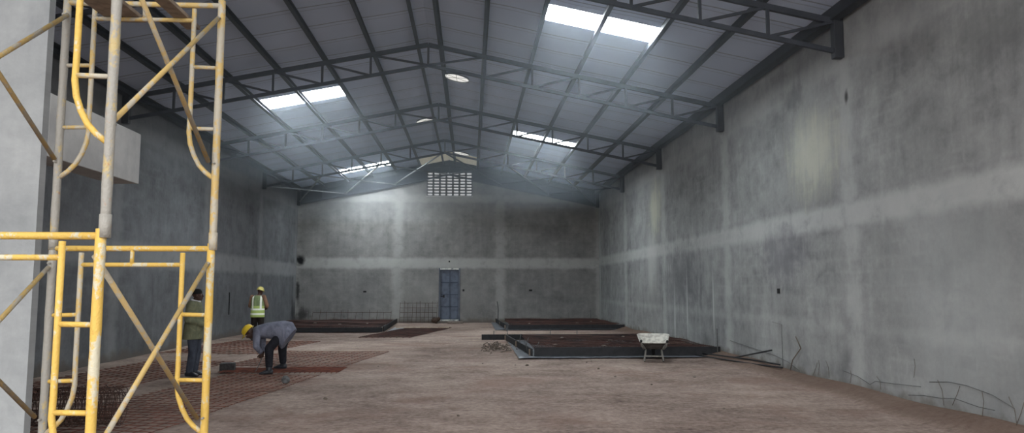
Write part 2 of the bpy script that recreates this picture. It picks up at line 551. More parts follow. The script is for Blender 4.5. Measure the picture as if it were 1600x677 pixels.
# roof sheets, with holes for skylights and ventilators
SKY = [(1.50, 3.76, 14.08, 14.95), (-5.86, -3.60, 20.35, 21.40), (1.50, 3.76, 26.02, 27.0), (-5.86, -3.60, 32.68, 33.7)]
OPEN_Y = 1.0
RY0, RY1 = OPEN_Y, WALL_Y1 + 0.6
def slope_piece(mb, xa, xb, ya, yb):
    za, zb = roof_z(xa), roof_z(xb)
    vs = [(xa, ya, za), (xb, ya, zb), (xb, yb, zb), (xa, yb, za)]
    vs += [(x, y, z + 0.05) for x, y, z in vs]
    mb.add(vs, [(0, 1, 2, 3), (7, 6, 5, 4), (0, 4, 5, 1), (1, 5, 6, 2), (2, 6, 7, 3), (3, 7, 4, 0)])
rf = MB()
for side in (-1, 1):
    edge = WALL_X0 - 0.5 if side < 0 else WALL_X1 + 0.5
    xa, xb = (edge, RX) if side < 0 else (RX, edge)
    holes = [h for h in SKY if (h[0] < RX) == (side < 0)]
    y = RY0
    for h in holes:
        slope_piece(rf, xa, xb, y, h[2])
        slope_piece(rf, xa, h[0], h[2], h[3])
        slope_piece(rf, h[1], xb, h[2], h[3])
        y = h[3]
    slope_piece(rf, xa, xb, y, RY1)
tag(rf.build('ceiling', M['roof']), kind='structure')

SKY_LABELS = ['large bright skylight sheet on the right roof slope, nearest to the camera',
              'bright skylight sheet on the left roof slope, the nearer and larger of the two there',
              'thin bright skylight sheet on the right roof slope, the farther of the two there',
              'slim bright skylight sheet on the left roof slope, close to the back wall']
for (x0, x1, y0, y1), lb in zip(SKY, SKY_LABELS):
    t = thing('skylight', lb, 'skylight', ((x0 + x1) / 2, (y0 + y1) / 2, roof_z((x0 + x1) / 2)), 0, 'translucent roof skylights')
    L = t.location
    for a, b in ((x0, (x0 + x1) / 2 - 0.02), ((x0 + x1) / 2 + 0.02, x1)):
        p = MB()
        z0, z1 = roof_z(a) + 0.012, roof_z(b) + 0.012
        vs = [(a, y0, z0), (b, y0, z1), (b, y1, z1), (a, y1, z0)]
        vs += [(x, y, z + 0.02) for x, y, z in vs]
        vs = [(x - L[0], y - L[1], z - L[2]) for x, y, z in vs]
        p.add(vs, [(0, 1, 2, 3), (7, 6, 5, 4), (0, 4, 5, 1), (1, 5, 6, 2), (2, 6, 7, 3), (3, 7, 4, 0)])
        p.build('panel', M['skylight'], t)
    p = MB()
    xm = (x0 + x1) / 2
    p.bar((0, y0 - L[1], 0.02), (0, y1 - L[1], 0.02), 0.04, 0.03)
    p.build('glazing_bar', M['steel'], t)

_m = NT('cream_vent_glow')  # glow added under the ridge, standing in for light bounced from the vent
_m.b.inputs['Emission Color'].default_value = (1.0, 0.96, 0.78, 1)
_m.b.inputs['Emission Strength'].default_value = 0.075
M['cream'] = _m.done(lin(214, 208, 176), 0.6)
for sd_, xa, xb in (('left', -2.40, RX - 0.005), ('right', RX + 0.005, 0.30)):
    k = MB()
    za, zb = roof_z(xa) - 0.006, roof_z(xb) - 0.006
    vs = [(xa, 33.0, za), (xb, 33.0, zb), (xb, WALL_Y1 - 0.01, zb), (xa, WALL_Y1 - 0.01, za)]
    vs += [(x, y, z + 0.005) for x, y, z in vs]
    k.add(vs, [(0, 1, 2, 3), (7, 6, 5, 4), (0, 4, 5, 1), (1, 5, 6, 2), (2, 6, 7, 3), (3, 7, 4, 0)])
    tag(k.build('ridge_vent_glow', M['cream']), 'pale cream glow added %s of the ridge, painting in light from the breeze-block vent' % sd_, 'roof sheet', 'painted vent glow at the ridge')

# round roof ventilators
VENTS = [(-0.42, 20.65, 'round white roof ventilator opening, nearest and largest, right of the ridge'),
         (-1.62, 26.2, 'round white roof ventilator opening on the left of the ridge'),
         (-0.42, 32.72, 'round white roof ventilator opening farthest back, right of the ridge')]
for x, y, lb in VENTS:
    sg = 1 if x > RX else -1
    t = thing('roof_ventilator', lb, 'roof vent', (x, y, roof_z(x)), 0, 'turbine roof ventilators')
    t.rotation_euler = (0, math.atan(SL) * sg, 0)
    k = MB()
    seg = 28
    rr = []
    for r_, z_ in ((0.355, -0.045), (0.375, -0.045), (0.375, 0.03), (0.355, 0.03), (0.355, -0.045)):
        rr.append([(r_ * math.cos(2 * math.pi * i / seg), r_ * math.sin(2 * math.pi * i / seg), z_) for i in range(seg)])
    k.rings(rr, cap=False)
    k.build('collar', M['gutter'], t, smooth=False)
    k = MB()
    k.rings([[(r_ * math.cos(2 * math.pi * i / seg), r_ * math.sin(2 * math.pi * i / seg), z_) for i in range(seg)] for r_, z_ in ((0.354, -0.02), (0.30, -0.012), (0.12, -0.008))])
    k.build('dome', M['ventlight'], t)
    k = MB()
    for a in (0.5, 0.5 + math.pi / 3, 0.5 + 2 * math.pi / 3):
        k.bar((0.35 * math.cos(a), 0.35 * math.sin(a), -0.028), (-0.35 * math.cos(a), -0.35 * math.sin(a), -0.028), 0.012, 0.008)
    k.build('spokes', M['gutter'], t)

# ------------------------------------------------------------------ roof steel
P_R = [-0.75, 0.33, 1.48, 2.63, 3.78, 4.93]
P_L = [2 * RX - x for x in P_R]
def chord_top(x):
    return CH_T - SL * abs(x - RX)
def chord_bot(x):
    return CH_B - SL * abs(x - RX)
ORD = ['first', 'second', 'third', 'fourth', 'fifth', 'sixth', 'seventh']
def purlin(x, label, deep=0.15, mat='purlin', wid=0.085):
    sg = 1 if x > RX else -1
    zt = roof_z(x) - 0.004
    k = MB()
    a = math.atan(SL) * sg
    R = Matrix.Rotation(a, 3, 'Y')
    ya, yb = 1.02, WALL_Y1 - 0.005
    def bx(x0, x1, z0, z1):
        vs = []
        for yy in (ya, yb):
            for (xx, zz) in ((x0, z0), (x1, z0), (x1, z1), (x0, z1)):
                p = R @ Vector((xx, 0, zz))
                vs.append((p.x, yy, p.z))
        k.add(vs, [(0, 3, 2, 1), (4, 5, 6, 7), (0, 1, 5, 4), (1, 2, 6, 5), (2, 3, 7, 6), (3, 0, 4, 7)])
    w = wid
    bx(-w / 2, -w / 2 + 0.006, -deep, 0)
    bx(-w / 2, w / 2, -0.007, 0)
    bx(-w / 2, w / 2, -deep, -deep + 0.007)
    bx(w / 2 - 0.006, w / 2, -deep, -deep + 0.02)
    bx(w / 2 - 0.006, w / 2, -0.02, 0)
    o = k.build('purlin', M[mat])
    o.location = (x, 0, zt)
    return tag(o, label, 'purlin', 'roof purlins')
for sd, lst in (('right', P_R), ('left', P_L)):
    for i, x in enumerate(lst):
        lb = ('dark steel purlin hugging the ridge on its %s side' % sd) if i == 0 else \
             ('dark steel roof purlin on the %s slope, %s down from the ridge pair' % (sd, ORD[i - 1]))
        purlin(x, lb)
purlin(WALL_X1 - 0.10, 'deep dark eave purlin running along the top of the right wall', 0.24, 'eave', 0.14)
purlin(WALL_X0 + 0.10, 'deep dark eave purlin running along the top of the left wall', 0.24, 'eave', 0.14)

TL = ['parallel-chord steel roof truss nearest the camera, cut off by the top of the photo',
      'parallel-chord steel roof truss just beyond the largest skylight',
      'parallel-chord steel roof truss between the two left skylights, middle of the hall',
      'parallel-chord steel roof truss, last but one before the back wall',
      'parallel-chord steel roof truss standing against the back gable wall']
for ti, ty in enumerate(TRUSS_Y):
    t = thing('roof_truss', TL[ti], 'roof truss', (RX, ty, 5.5), 0, 'steel roof trusses')
    L = t.location
    loc = lambda x, z: (x - RX, 0, z - 5.5)
    xl, xr = WALL_X0 + 0.012, WALL_X1 - 0.012
    tc, bc = 0.10, 0.075
    for xe in (xl, xr):
        MB().bar(loc(RX, chord_top(RX) - tc / 2), loc(xe, chord_top(xe) - tc / 2), 0.07, tc).build('top_chord', M['steel'], t)
        MB().bar(loc(RX, chord_bot(RX) + bc / 2), loc(xe, chord_bot(xe) + bc / 2), 0.06, bc).build('bottom_chord', M['steel'], t)
        sg = 1 if xe > RX else -1
        MB().box(xe - RX - (0.16 if sg > 0 else 0), xe - RX + (0.16 if sg < 0 else 0), -0.07, 0.07, chord_bot(xe) - 0.06 - 5.5, chord_top(xe) + 0.02 - 5.5).build('end_post', M['eave'], t, bevel=0.008)
        pts = [RX] + [x for x in (P_R if sg > 0 else P_L)][1:] + [xe - sg * 0.12]
        for i in range(len(pts)):
            x = pts[i]
            if 0 < i < len(pts) - 1 or (i == 0 and sg > 0):
                MB().bar(loc(x, chord_bot(x) + bc * 0.8), loc(x, chord_top(x) - tc * 0.8), 0.05, 0.05).build('vertical', M['steel'], t)
            if i < len(pts) - 1:
                x2 = pts[i + 1]
                MB().bar(loc(x + sg * 0.04, chord_bot(x) + bc * 0.7), loc(x2 - sg * 0.03, chord_top(x2) - tc * 0.6), 0.045, 0.045).build('diagonal', M['steel'], t)
# wind bracing between the last two trusses
NODES = [-8.06, -5.88, -3.58, RX, 1.48, 3.78, 5.96]
BR = ['at the left wall', 'one bay in from the left wall', 'left of the breeze-block vent', 'right of the breeze-block vent', 'one bay in from the right wall', 'at the right wall']
for i in range(6):
    a, b = NODES[i], NODES[i + 1]
    t = thing('wind_brace', 'crossed steel wind brace before the back gable, %s' % BR[i], 'brace', ((a + b) / 2, (TRUSS_Y[3] + TRUSS_Y[4]) / 2, chord_bot((a + b) / 2)), 0, 'wind braces before the back gable')
    L = t.location
    for k, (p, q) in enumerate(((a, b), (b, a))):
        MB().bar(Vector((p, TRUSS_Y[3] + 0.06, chord_bot(p) + 0.05 + 0.05 * k)) - L, Vector((q, TRUSS_Y[4] - 0.06, chord_bot(q) + 0.05 + 0.05 * k)) - L, 0.055, 0.04).build('brace_bar', M['gutter'] if i < 3 else M['steel'], t)  # left braces get paler metal, painting in the skylight falling on them

# ------------------------------------------------------------------ door, breeze-block vent, sockets
dt = D.objects.new('door_1', None)
COL.objects.link(dt)
dt.location = (-0.995, WALL_Y1, 0.07)
tag(dt, kind='structure')
w, h = (DX1 - DX0) / 2, DZ1 - 0.07
fr = MB().box(-w, -w + 0.05, -0.02, 0.12, 0, h).box(w - 0.05, w, -0.02, 0.12, 0, h)
fr.build('door_frame', M['door_dark'], dt)
MB().box(-w + 0.05, w - 0.05, -0.02, 0.12, h - 0.075, h).build('door_head', M['jamb'], dt)
MB().box(-w + 0.05, w - 0.05, -0.03, 0.12, 0.0, 0.07).build('threshold', M['jamb'], dt)
MB().box(-w + 0.055, w - 0.055, 0.06, 0.09, 0.075, h - 0.08).build('door_leaf', M['door'], dt)
rb = MB()
for i in range(5):
    z = 0.10 + (h - 0.21) * i / 4
    rb.box(-w + 0.06, w - 0.06, 0.035, 0.06, z - 0.025, z + 0.025)
for x in (-w + 0.085, 0.02, w - 0.085):
    rb.box(x - 0.025, x + 0.025, 0.035, 0.06, 0.08, h - 0.085)
rb.build('door_rib', M['door_dark'], dt)
MB().box(-w + 0.08, -w + 0.28, 0.005, 0.035, h * 0.455, h * 0.475).box(-w + 0.2, -w + 0.28, 0.0, 0.035, h * 0.44, h * 0.49).build('door_bolt', M['black'], dt)

vt = thing('breeze_block_vent', 'grid of dark slotted ventilation blocks high in the back gable, daylight behind', 'vent', (VX0, WALL_Y1, VZ0))
vb = MB()
ncol, nrow = 7, 8
W_, H_ = VX1 - VX0, VZ1 - VZ0
cw, chh = W_ / ncol, H_ / nrow
for i in range(ncol + 1):
    x = i * cw
    x0, x1 = max(x - 0.045, 0), min(x + 0.045, W_)
    vb.box(x0, x1, 0.0, 0.2, 0, H_)
for j in range(nrow + 1):
    z = j * chh
    for i in range(ncol):
        z0, z1 = max(z - 0.022, 0), min(z + 0.022, H_)
        vb.box(i * cw + (0.045 if i else 0.045), (i + 1) * cw - 0.045, 0.02, 0.19, z0, z1)
vb.build('block_grid', M['grille'], vt)
MB().box(-0.03, W_ + 0.03, -0.03, 0.0, -0.05, 0.0).build('sill', M['beam'], vt)

def socket(x, z, label, w=0.12, h=0.08):
    t = thing('socket_box', label, 'socket', (x, WALL_Y1, z), 0, 'electrical boxes in the walls')
    MB().box(-w / 2, w / 2, -0.012, 0.0, -h / 2, h / 2).build('box', M['socket'], t, bevel=0.004)
    MB().box(-w / 4, w / 4, -0.018, -0.012, -h / 4, h / 4).build('cover', M['rubber'], t)
socket(-4.98, 1.46, 'small dark socket box on the back wall, left of the door', 0.15, 0.08)
socket(-0.33, 1.52, 'small dark switch box on the back wall just right of the door', 0.09, 0.1)
socket(-1.01, 2.89, 'tiny dark cable hole in the back wall above the door', 0.07, 0.07)
socket(2.88, 1.52, 'small dark socket box on the back wall, toward the right corner', 0.15, 0.08)
t = thing('socket_box', 'small dark socket box on the right wall at chest height', 'socket', (WALL_X1, 14.57, 1.61), 0, 'electrical boxes in the walls')
MB().box(-0.012, 0, -0.06, 0.06, -0.05, 0.05).build('box', M['socket'], t, bevel=0.004)
MB().box(-0.018, -0.012, -0.03, 0.03, -0.025, 0.025).build('cover', M['rubber'], t)
tag(MB().tube([(WALL_X0 + 0.012, 25.7, 0.75), (WALL_X0 + 0.012, 25.7, 1.5)], 0.018, 6).build('conduit', M['socket']),
    'short dark upright conduit stub on the left wall behind the worker in the hi-vis vest', 'conduit')

# ------------------------------------------------------------------ concrete bays: boards, polythene, mesh
def board(label, p, q, h, th=0.04, mat='black', z0=0.026, name='formwork_board'):
    p, q = Vector(p), Vector(q)
    c = (p + q) / 2
    t = (q - p)
    o = thing(name, label, 'board', (c.x, c.y, z0), math.atan2(t.y, t.x), 'formwork boards around the concrete bays')
    L = t.length / 2
    MB().box(-L, L, -th / 2, th / 2, 0, h).build('plank', M[mat], o, bevel=0.005)
    n = max(2, int(L * 2 / 1.6))
    for i in range(n):
        x = -L + 0.15 + (2 * L - 0.3) * i / (n - 1)
        MB().box(x - 0.02, x + 0.02, th / 2, th / 2 + 0.035, 0, h * 0.9).build('peg', M['plank'], o)
    return o

def mesh_sheet(label, cx, cy, w, l, rz, z, pitch=0.2, r=0.005, mat='rust', group='steel mesh sheets', flat=0.02, cat='steel mesh', name='reinforcing_mesh', layers=1):
    o_ = MB()
    for ly in range(layers):
        zz = ly * 0.06
        nxw = max(1, int(round(w / pitch)))
        nyw = max(1, int(round(l / pitch)))
        wav = lambda a, b: zz + flat * (0.5 + 0.5 * math.sin(a * 2.1 + b * 1.4 + cx) * math.cos(b * 0.9 - a + cy))
        for i in range(nxw + 1):
            x = -w / 2 + w * i / nxw
            n = max(2, int(l / 0.5))
            o_.tube([(x + 0.01 * math.sin(k * 1.3 + i), -l / 2 - 0.05 + (l + 0.1) * k / n, wav(x, -l / 2 + l * k / n)) for k in range(n + 1)], r, 5)
        for j in range(nyw + 1):
            y = -l / 2 + l * j / nyw
            n = max(2, int(w / 0.5))
            o_.tube([(-w / 2 - 0.05 + (w + 0.1) * k / n, y + 0.01 * math.sin(k * 1.7 + j), wav(-w / 2 + w * k / n, y) + 2 * r) for k in range(n + 1)], r, 5)
    o = o_.build(name, M[mat])
    o.location = (cx, cy, z)
    o.rotation_euler = (0, 0, rz)
    return tag(o, label, cat, group)

def poly_sheet(name, label, x0, x1, y0, y1, z=0.006, skew=0.0, mat='poly'):
    k = MB()
    nx_, ny_ = 16, 16
    g = lambda i, j: (x0 + (x1 - x0) * i / nx_ + skew * (1 - j / ny_), y0 + (y1 - y0) * j / ny_, z + 0.012 * abs(math.sin(i * 1.9 + j * 0.7) * math.cos(j * 1.1)))
    top = [g(i, j) for j in range(ny_ + 1) for i in range(nx_ + 1)]
    k.add(top, [(j * (nx_ + 1) + i, j * (nx_ + 1) + i + 1, (j + 1) * (nx_ + 1) + i + 1, (j + 1) * (nx_ + 1) + i) for j in range(ny_) for i in range(nx_)])
    o = k.build(name, M[mat], smooth=True)
    s = o.modifiers.new('thick', 'SOLIDIFY')
    s.thickness = 0.004
    return tag(o, label, 'polythene sheet')

# nearer right-hand bay
AY0, AY1 = 17.95, 23.45
poly_sheet('polythene_sheet', 'black polythene lining spread under and in front of the nearer right mesh bay', 1.15, 6.12, 17.55, 23.4, 0.012)
board('long black board along the front of the nearer right mesh bay, behind the wheelbarrow', (1.55, AY0), (6.12, AY0), 0.21)
board('black board along the open left side of the nearer right mesh bay', (1.5, AY0 + 0.08), (1.12, AY1 - 0.1), 0.17)
board('black board at the back of the nearer right mesh bay, sticking out to the left', (0.36, AY1), (6.0, AY1), 0.17)
mesh_sheet('rusty red steel mesh laid in the nearer right bay behind the wheelbarrow', 3.82, 20.7, 4.35, 5.1, 0, 0.1, 0.17, 0.0055, layers=2, flat=0.06)
# farther right-hand bay
BY0 = 29.2
poly_sheet('polythene_sheet', 'grey polythene lining under the farther right mesh bay at the back wall', 0.98, 6.1, 29.0, 35.0, 0.012)
board('black board along the front of the farther right mesh bay', (1.45, BY0), (6.12, BY0), 0.17)
board('black board along the left side of the farther right mesh bay', (1.42, BY0 + 0.08), (1.2, 35.05), 0.17)
mesh_sheet('rusty red steel mesh laid in the farther right bay at the back wall', 3.8, 32.2, 4.3, 5.3, 0, 0.1, 0.17, 0.007, layers=2, flat=0.05)
tag(MB().box(1.4, 5.9, 23.62, 24.5, -0.01, 0.035).build('plank_walkway', M['pale_plank'], bevel=0.01),
    'pale flat plank walkway on the floor between the two right mesh bays', 'planks')
# left bay at the back wall
CY0 = 27.85
poly_sheet('polythene_sheet', 'black polythene lining under the left mesh bay along the back wall', -8.1, -3.42, 27.95, 34.8, 0.012)
poly_sheet('polythene_sheet', 'pale shiny polythene flap on the floor right of the left mesh bay', -3.12, -2.68, 27.95, 31.5, 0.012, mat='poly_pale')
board('black board along the front of the left mesh bay under the back wall', (-8.0, CY0), (-3.25, CY0), 0.16)
board('black board along the right side of the left mesh bay, running to the back wall', (-3.22, CY0 + 0.07), (-3.38, 34.5), 0.2)
mesh_sheet('rusty red steel mesh laid in the left bay under the back wall', -5.75, 31.2, 4.5, 6.1, 0, 0.09, 0.17, 0.007, layers=2, flat=0.05)
# pale spacers lying on the mesh
SP = [(2.2, 19.2), (2.7, 21.8), (3.4, 18.8), (3.9, 20.6), (4.6, 22.2), (5.2, 19.4), (5.6, 21.0), (2.4, 30.2), (3.5, 31.3), (4.4, 30.4), (5.2, 31.8), (-5.2, 30.0), (-6.4, 31.1), (-4.2, 30.6)]
for i, (x, y) in enumerate(SP):
    k = MB()
    k.ball((0, 0, 0.02), (0.08, 0.05, 0.022), 8, 5)
    o = k.build('mortar_spacer', M['spacer'])
    o.location = (x, y, 0.18)
    o.rotation_euler = (0, 0, i * 1.1)
    bay = 'the nearer right mesh bay' if i < 7 else ('the farther right mesh bay' if i < 11 else 'the left mesh bay')
    tag(o, 'small pale mortar lump lying on the rusty mesh of %s' % bay, 'spacer', 'mortar lumps on %s' % bay)

# starter bars and wire ties standing in the bays
def rod(label, pts, r=0.008, mat='wire', name='rebar_rod', cat='rebar', group=None):
    return tag(MB().tube(pts, r, 6).build(name, M[mat], smooth=True), label, cat, group)
rod('thin upright steel rod standing at the right end of the nearer right bay', [(6.02, 17.85, 0), (6.02, 17.85, 0.68)], 0.012)
rod('dark upright rod at the left back corner of the farther right bay', [(1.3, 34.9, 0), (1.32, 34.9, 0.65), (1.27, 34.9, 1.0)], 0.02)
rod('thin upright rod in the right end of the farther right bay', [(5.7, 34.9, 0.1), (5.7, 34.9, 0.6)], 0.014)
for i, (x, y, a, b) in enumerate([(1.25, 22.8, -0.1, 0.5), (1.2, 23.2, 0.05, 0.55), (1.45, 19.0, 0.1, 0.4), (1.5, 18.6, -0.08, 0.38), (1.38, 20.2, 0.06, 0.42), (1.62, 18.1, 0.12, 0.36)]):
    rod('thin wire end sticking up beside the left board of the nearer right bay', [(x - 0.06, y, 0.0), (x - 0.06 + a * 0.5, y, b * 0.6), (x - 0.06 + a, y, b)], 0.008, 'wire', 'wire_end', 'wire', 'wire ends along the near bay board')
for i, x in enumerate((0.75, 2.55, 3.4)):
    rod('short dark peg standing beside the back board of the nearer right bay', [(x, 23.55, 0.0), (x, 23.55, 0.3)], 0.012, 'wire', 'iron_peg', 'peg', 'pegs along the back board')

# ------------------------------------------------------------------ mesh lying on the left floor
TH = math.radians(-8.4)
def by_right_edge(p0, p1, w):
    p0, p1 = Vector(p0), Vector(p1)
    d = (p1 - p0)
    rz = math.atan2(d.y, d.x) - math.pi / 2
    n = Vector((-d.y, d.x)).normalized()
    c = (p0 + p1) / 2 + n * (w / 2)
    return c.x, c.y, w, d.length, rz
mesh_sheet('rusty mesh sheet on the floor right behind the scaffold, nearest of the floor sheets', *by_right_edge((-3.80, 8.2), (-2.87, 14.3), 1.75), 0.01, 0.18, 0.0048, 'rust_floor', group='mesh sheets on the floor')
mesh_sheet('rusty mesh sheet on the floor just beyond the bending worker', *by_right_edge((-2.68, 15.75), (-2.12, 19.3), 2.6), 0.01, 0.22, 0.0052, 'rust_floor', group='mesh sheets on the floor')
mesh_sheet('rusty mesh sheet on the floor along the foot of the left wall', *by_right_edge((-5.9, 11.6), (-5.3, 17.0), 1.9), 0.01, 0.2, 0.0055, 'rust_floor', group='mesh sheets on the floor')
mesh_sheet('rusty mesh sheet on the floor below the worker in the hi-vis vest', *by_right_edge((-5.3, 19.0), (-4.6, 23.0), 2.6), 0.01, 0.25, 0.0065, 'rust_floor', group='mesh sheets on the floor')
mesh_sheet('dark red mesh sheet on the floor in front of the door', *by_right_edge((-2.0, 24.6), (-0.8, 30.4), 1.7), 0.01, 0.2, 0.007, 'rust', group='mesh sheets on the floor')
mesh_sheet('small rusty mesh piece laid on the floor at the bending worker\'s feet', -3.72, 15.25, 2.25, 0.8, math.radians(-2), 0.012, 0.1, 0.007, 'rust_floor', 'stacked mesh pieces', layers=1, name='mesh_stack')
# coil of mesh
rl = thing('mesh_roll', 'rusty coil of wire mesh lying on the floor behind the scaffold legs', 'wire mesh roll', (-4.85, 9.15, 0.03), math.radians(4))
k = MB()
Lr = 1.35
for i in range(15):
    x = -Lr / 2 + Lr * i / 14
    pts = []
    for a in range(0, 49):
        t_ = a / 48 * 4.2 * 2 * math.pi
        r_ = 0.245 - 0.024 * t_ / (2 * math.pi) + 0.01 * math.sin(t_ * 3 + i)
        pts.append((x + 0.03 * math.sin(a * 0.7 + i), r_ * math.cos(t_ + 0.3), 0.255 + r_ * math.sin(t_ + 0.3)))
    k.tube(pts, 0.0045, 5)
k.build('coil', M['rust_dark'], rl)
k = MB()
for i in range(26):
    t_ = i / 26 * 4.1 * 2 * math.pi
    r_ = 0.245 - 0.024 * t_ / (2 * math.pi)
    k.tube([(-Lr / 2 - 0.04, r_ * math.cos(t_), 0.255 + r_ * math.sin(t_)), (Lr / 2 + 0.04, r_ * math.cos(t_), 0.255 + r_ * math.sin(t_))], 0.0045, 5)
k.build('cross_wire', M['rust_dark'], rl)

# mesh panels leaning on the back wall
def panel(label, x0, x1, z0, z1, nx_, nz_, y0=34.95, y1=35.2):
    k = MB()
    for i in range(nx_ + 1):
        x = x0 + (x1 - x0) * i / nx_
        k.tube([(x, y0, z0), (x + 0.03 * math.sin(i * 2.3), y1, z1 + 0.07 * math.sin(i * 1.7))], 0.009, 5)
    for j in range(nz_ + 1):
        f = (j + 0.15) / (nz_ + 0.3)
        k.tube([(x0, y0 + (y1 - y0) * f, z0 + (z1 - z0) * f), (x1, y0 + (y1 - y0) * f, z0 + (z1 - z0) * f)], 0.009, 5)
    return tag(k.build('wire_mesh', M['rust_dark']), label, 'steel mesh', 'mesh panels leaning on the back wall')
panel('long low wire mesh panel leaning on the back wall behind the left bay', -7.35, -3.72, 0.02, 0.55, 11, 1)
panel('square-gridded wire mesh panel leaning on the back wall just left of the door', -3.3, -1.58, 0.01, 0.95, 9, 4)
tag(MB().box(-3.0, -0.85, 30.15, 30.28, 0.035, 0.075).build('timber_batten', M['pale_plank'], bevel=0.005), 'thin pale batten lying across the mesh in front of the door', 'batten')
k = MB()
for i in range(9):
    k.ball((random.uniform(-0.13, 0.13), random.uniform(-0.08, 0.08), 0.10 + random.uniform(-0.03, 0.09)), random.uniform(0.09, 0.13), 10, 6)
_sk = k.remesh('sack', simple('brown_sacking', (72, 56, 46), (50, 40, 34), 14, 0.95), None, 0.02, 2)
_sk.location = (-1.6, 34.7, 0.02)
tag(_sk, 'crumpled brown sack on the floor at the left foot of the door', 'sack')
tag(MB().box(-1.05, -0.35, 34.4, 35.2, -0.01, 0.08).build('door_step', M['spacer'], bevel=0.02), 'low earthen step in front of the steel door', 'step')

# block and stone
t = thing('concrete_block', 'dark concrete block lying on the floor between the two left workers', 'block', (-4.86, 15.3, 0), 0.15)
k = MB()
k.box(-0.14, 0.14, -0.1, 0.1, 0, 0.17)
k.build('body', M['block'], t, bevel=0.012)
MB().box(-0.10, 0.10, -0.075, 0.075, 0.168, 0.176).build('mortar_bed', M['stone'], t)
def lump(label, loc, r, mat, name='stone', cat='stone', group=None, seed=0):
    rd = random.Random(seed)
    k = MB()
    k.ball((0, 0, 0), r, 9, 6)
    k.v = [tuple(c * (0.85 + 0.3 * rd.random()) for c in v) for v in k.v]
    o = k.build(name, M[mat], smooth=False)
    o.location = loc
    o.rotation_euler = (0, 0, seed)
    return tag(o, label, cat, group)
lump('rounded grey stone on the mesh in front of the bending worker', (-3.21, 13.25, 0.075), (0.07, 0.06, 0.075), 'stone', seed=3)
rd = random.Random(11)
for i in range(20):
    x, y = rd.uniform(-2.2, 5.4), rd.uniform(8.8, 22)
    if y > 17 and x > 0.3:
        continue
    s_ = rd.uniform(0.012, 0.03)
    lump('little stone chip scattered on the open dirt floor', (x, y, ground_z(x, y) + s_ * 0.4), (s_ * 1.3, s_, s_ * 0.8), rd.choice(['spacer', 'straw', 'spacer']), 'stone_chip', 'stone chip', 'stone chips on the dirt floor', i)
# rubble heap of twigs and wire offcuts
k = MB()
rd = random.Random(5)
for i in range(60):
    x, y = rd.gauss(0, 0.16), rd.gauss(0, 0.5)
    a = rd.uniform(0, 6.28)
    l_ = rd.uniform(0.08, 0.3)
    z_ = max(0.01, 0.22 * math.exp(-(x * x / 0.06 + y * y / 0.5)) * rd.random())
    k.tube([(x, y, z_), (x + l_ * 0.5 * math.cos(a), y + l_ * 0.5 * math.sin(a), z_ + rd.uniform(0, 0.09)), (x + l_ * math.cos(a), y + l_ * math.sin(a), z_ + rd.uniform(-0.005, 0.05))], rd.uniform(0.006, 0.014), 5)
o = k.build('twig_heap', M['straw'])
o.location = (0.7, 20.2, 0.0)
tag(o, 'loose heap of twigs and offcuts beside the nearer right bay', 'debris heap', None, 'stuff')

# bars, stick and wires along the right wall
rod('long black bar on the floor along the right wall, the left one of two', [(5.45, 18.2, 0.03), (5.95, 15.5, 0.07), (6.02, 14.1, 0.14)], 0.016, 'black', 'steel_bar', 'bar')
rod('long black bar on the floor along the right wall, the right one of two', [(5.65, 18.1, 0.07), (6.02, 15.9, 0.13), (6.08, 14.35, 0.17)], 0.016, 'black', 'steel_bar', 'bar')
rod('straight dark stick leaning up from the bars to the right wall', [(6.0, 16.6, 0.10), (6.17, 14.95, 0.40)], 0.016, 'black', 'stick', 'stick')
XW = WALL_X1 - 0.02
rod('crooked dark twig standing against the right wall beyond the bars', [(XW - 0.05, 14.0, 0.1), (XW - 0.02, 13.95, 0.3), (XW - 0.01, 13.6, 0.55), (XW - 0.01, 13.8, 0.75)], 0.011, 'straw', 'twig', 'twig')
rod('thin wire hanging down the right wall by the stick', [(XW, 14.9, 0.98), (XW, 14.45, 0.95), (XW, 14.45, 0.12)], 0.0045, 'wire', 'tie_wire', 'wire')
rod('thin sagging wire along the right wall behind the black bars', [(XW, 17.4, 0.42), (XW, 16.0, 0.36), (XW, 14.8, 0.30), (XW, 14.2, 0.24), (XW, 13.7, 0.12)], 0.0045, 'wire', 'tie_wire', 'wire')
rod('bent tie wire along the right wall foot, middle of the three there', [(XW, 12.05, 0.31), (XW, 11.6, 0.27), (XW, 11.25, 0.19), (XW, 11.1, 0.26), (XW, 10.7, 0.28), (XW, 9.95, 0.33)], 0.0045, 'wire', 'tie_wire', 'wire')
rod('long drooping tie wire at the right wall foot, nearest to the camera', [(XW, 9.75, 0.42), (XW, 9.35, 0.47), (XW, 9.0, 0.47), (XW, 8.55, 0.42), (XW, 8.2, 0.32)], 0.0045, 'wire', 'tie_wire', 'wire')
rod('low tangled wire on the dirt ridge at the right wall foot', [(XW - 0.03, 10.2, 0.18), (XW - 0.01, 9.9, 0.22), (XW, 9.5, 0.24), (XW - 0.02, 9.2, 0.28), (XW, 8.8, 0.24), (XW - 0.02, 8.5, 0.25)], 0.0045, 'wire', 'tie_wire', 'wire')
for i, (y, z, l_) in enumerate([(12.9, 0.2, 0.2), (12.5, 0.2, 0.22), (13.1, 0.17, 0.18), (10.05, 0.5, 0.2), (9.42, 0.22, 0.25), (9.25, 0.25, 0.2), (8.7, 0.2, 0.24), (8.13, 0.16, 0.28), (8.17, 0.16, 0.26), (11.8, 0.2, 0.14), (10.9, 0.22, 0.12)]):
    d_ = 0.16 * math.sin(i * 2.1)
    rod('short dry stalk at the foot of the right wall', [(XW - 0.03, y, z - 0.06), (XW, y + d_ * 0.5, z + l_ * 0.5), (XW - 0.01, y + d_, z + l_)], 0.0035, 'straw', 'dry_stalk', 'stalk', 'dry stalks along the right wall')

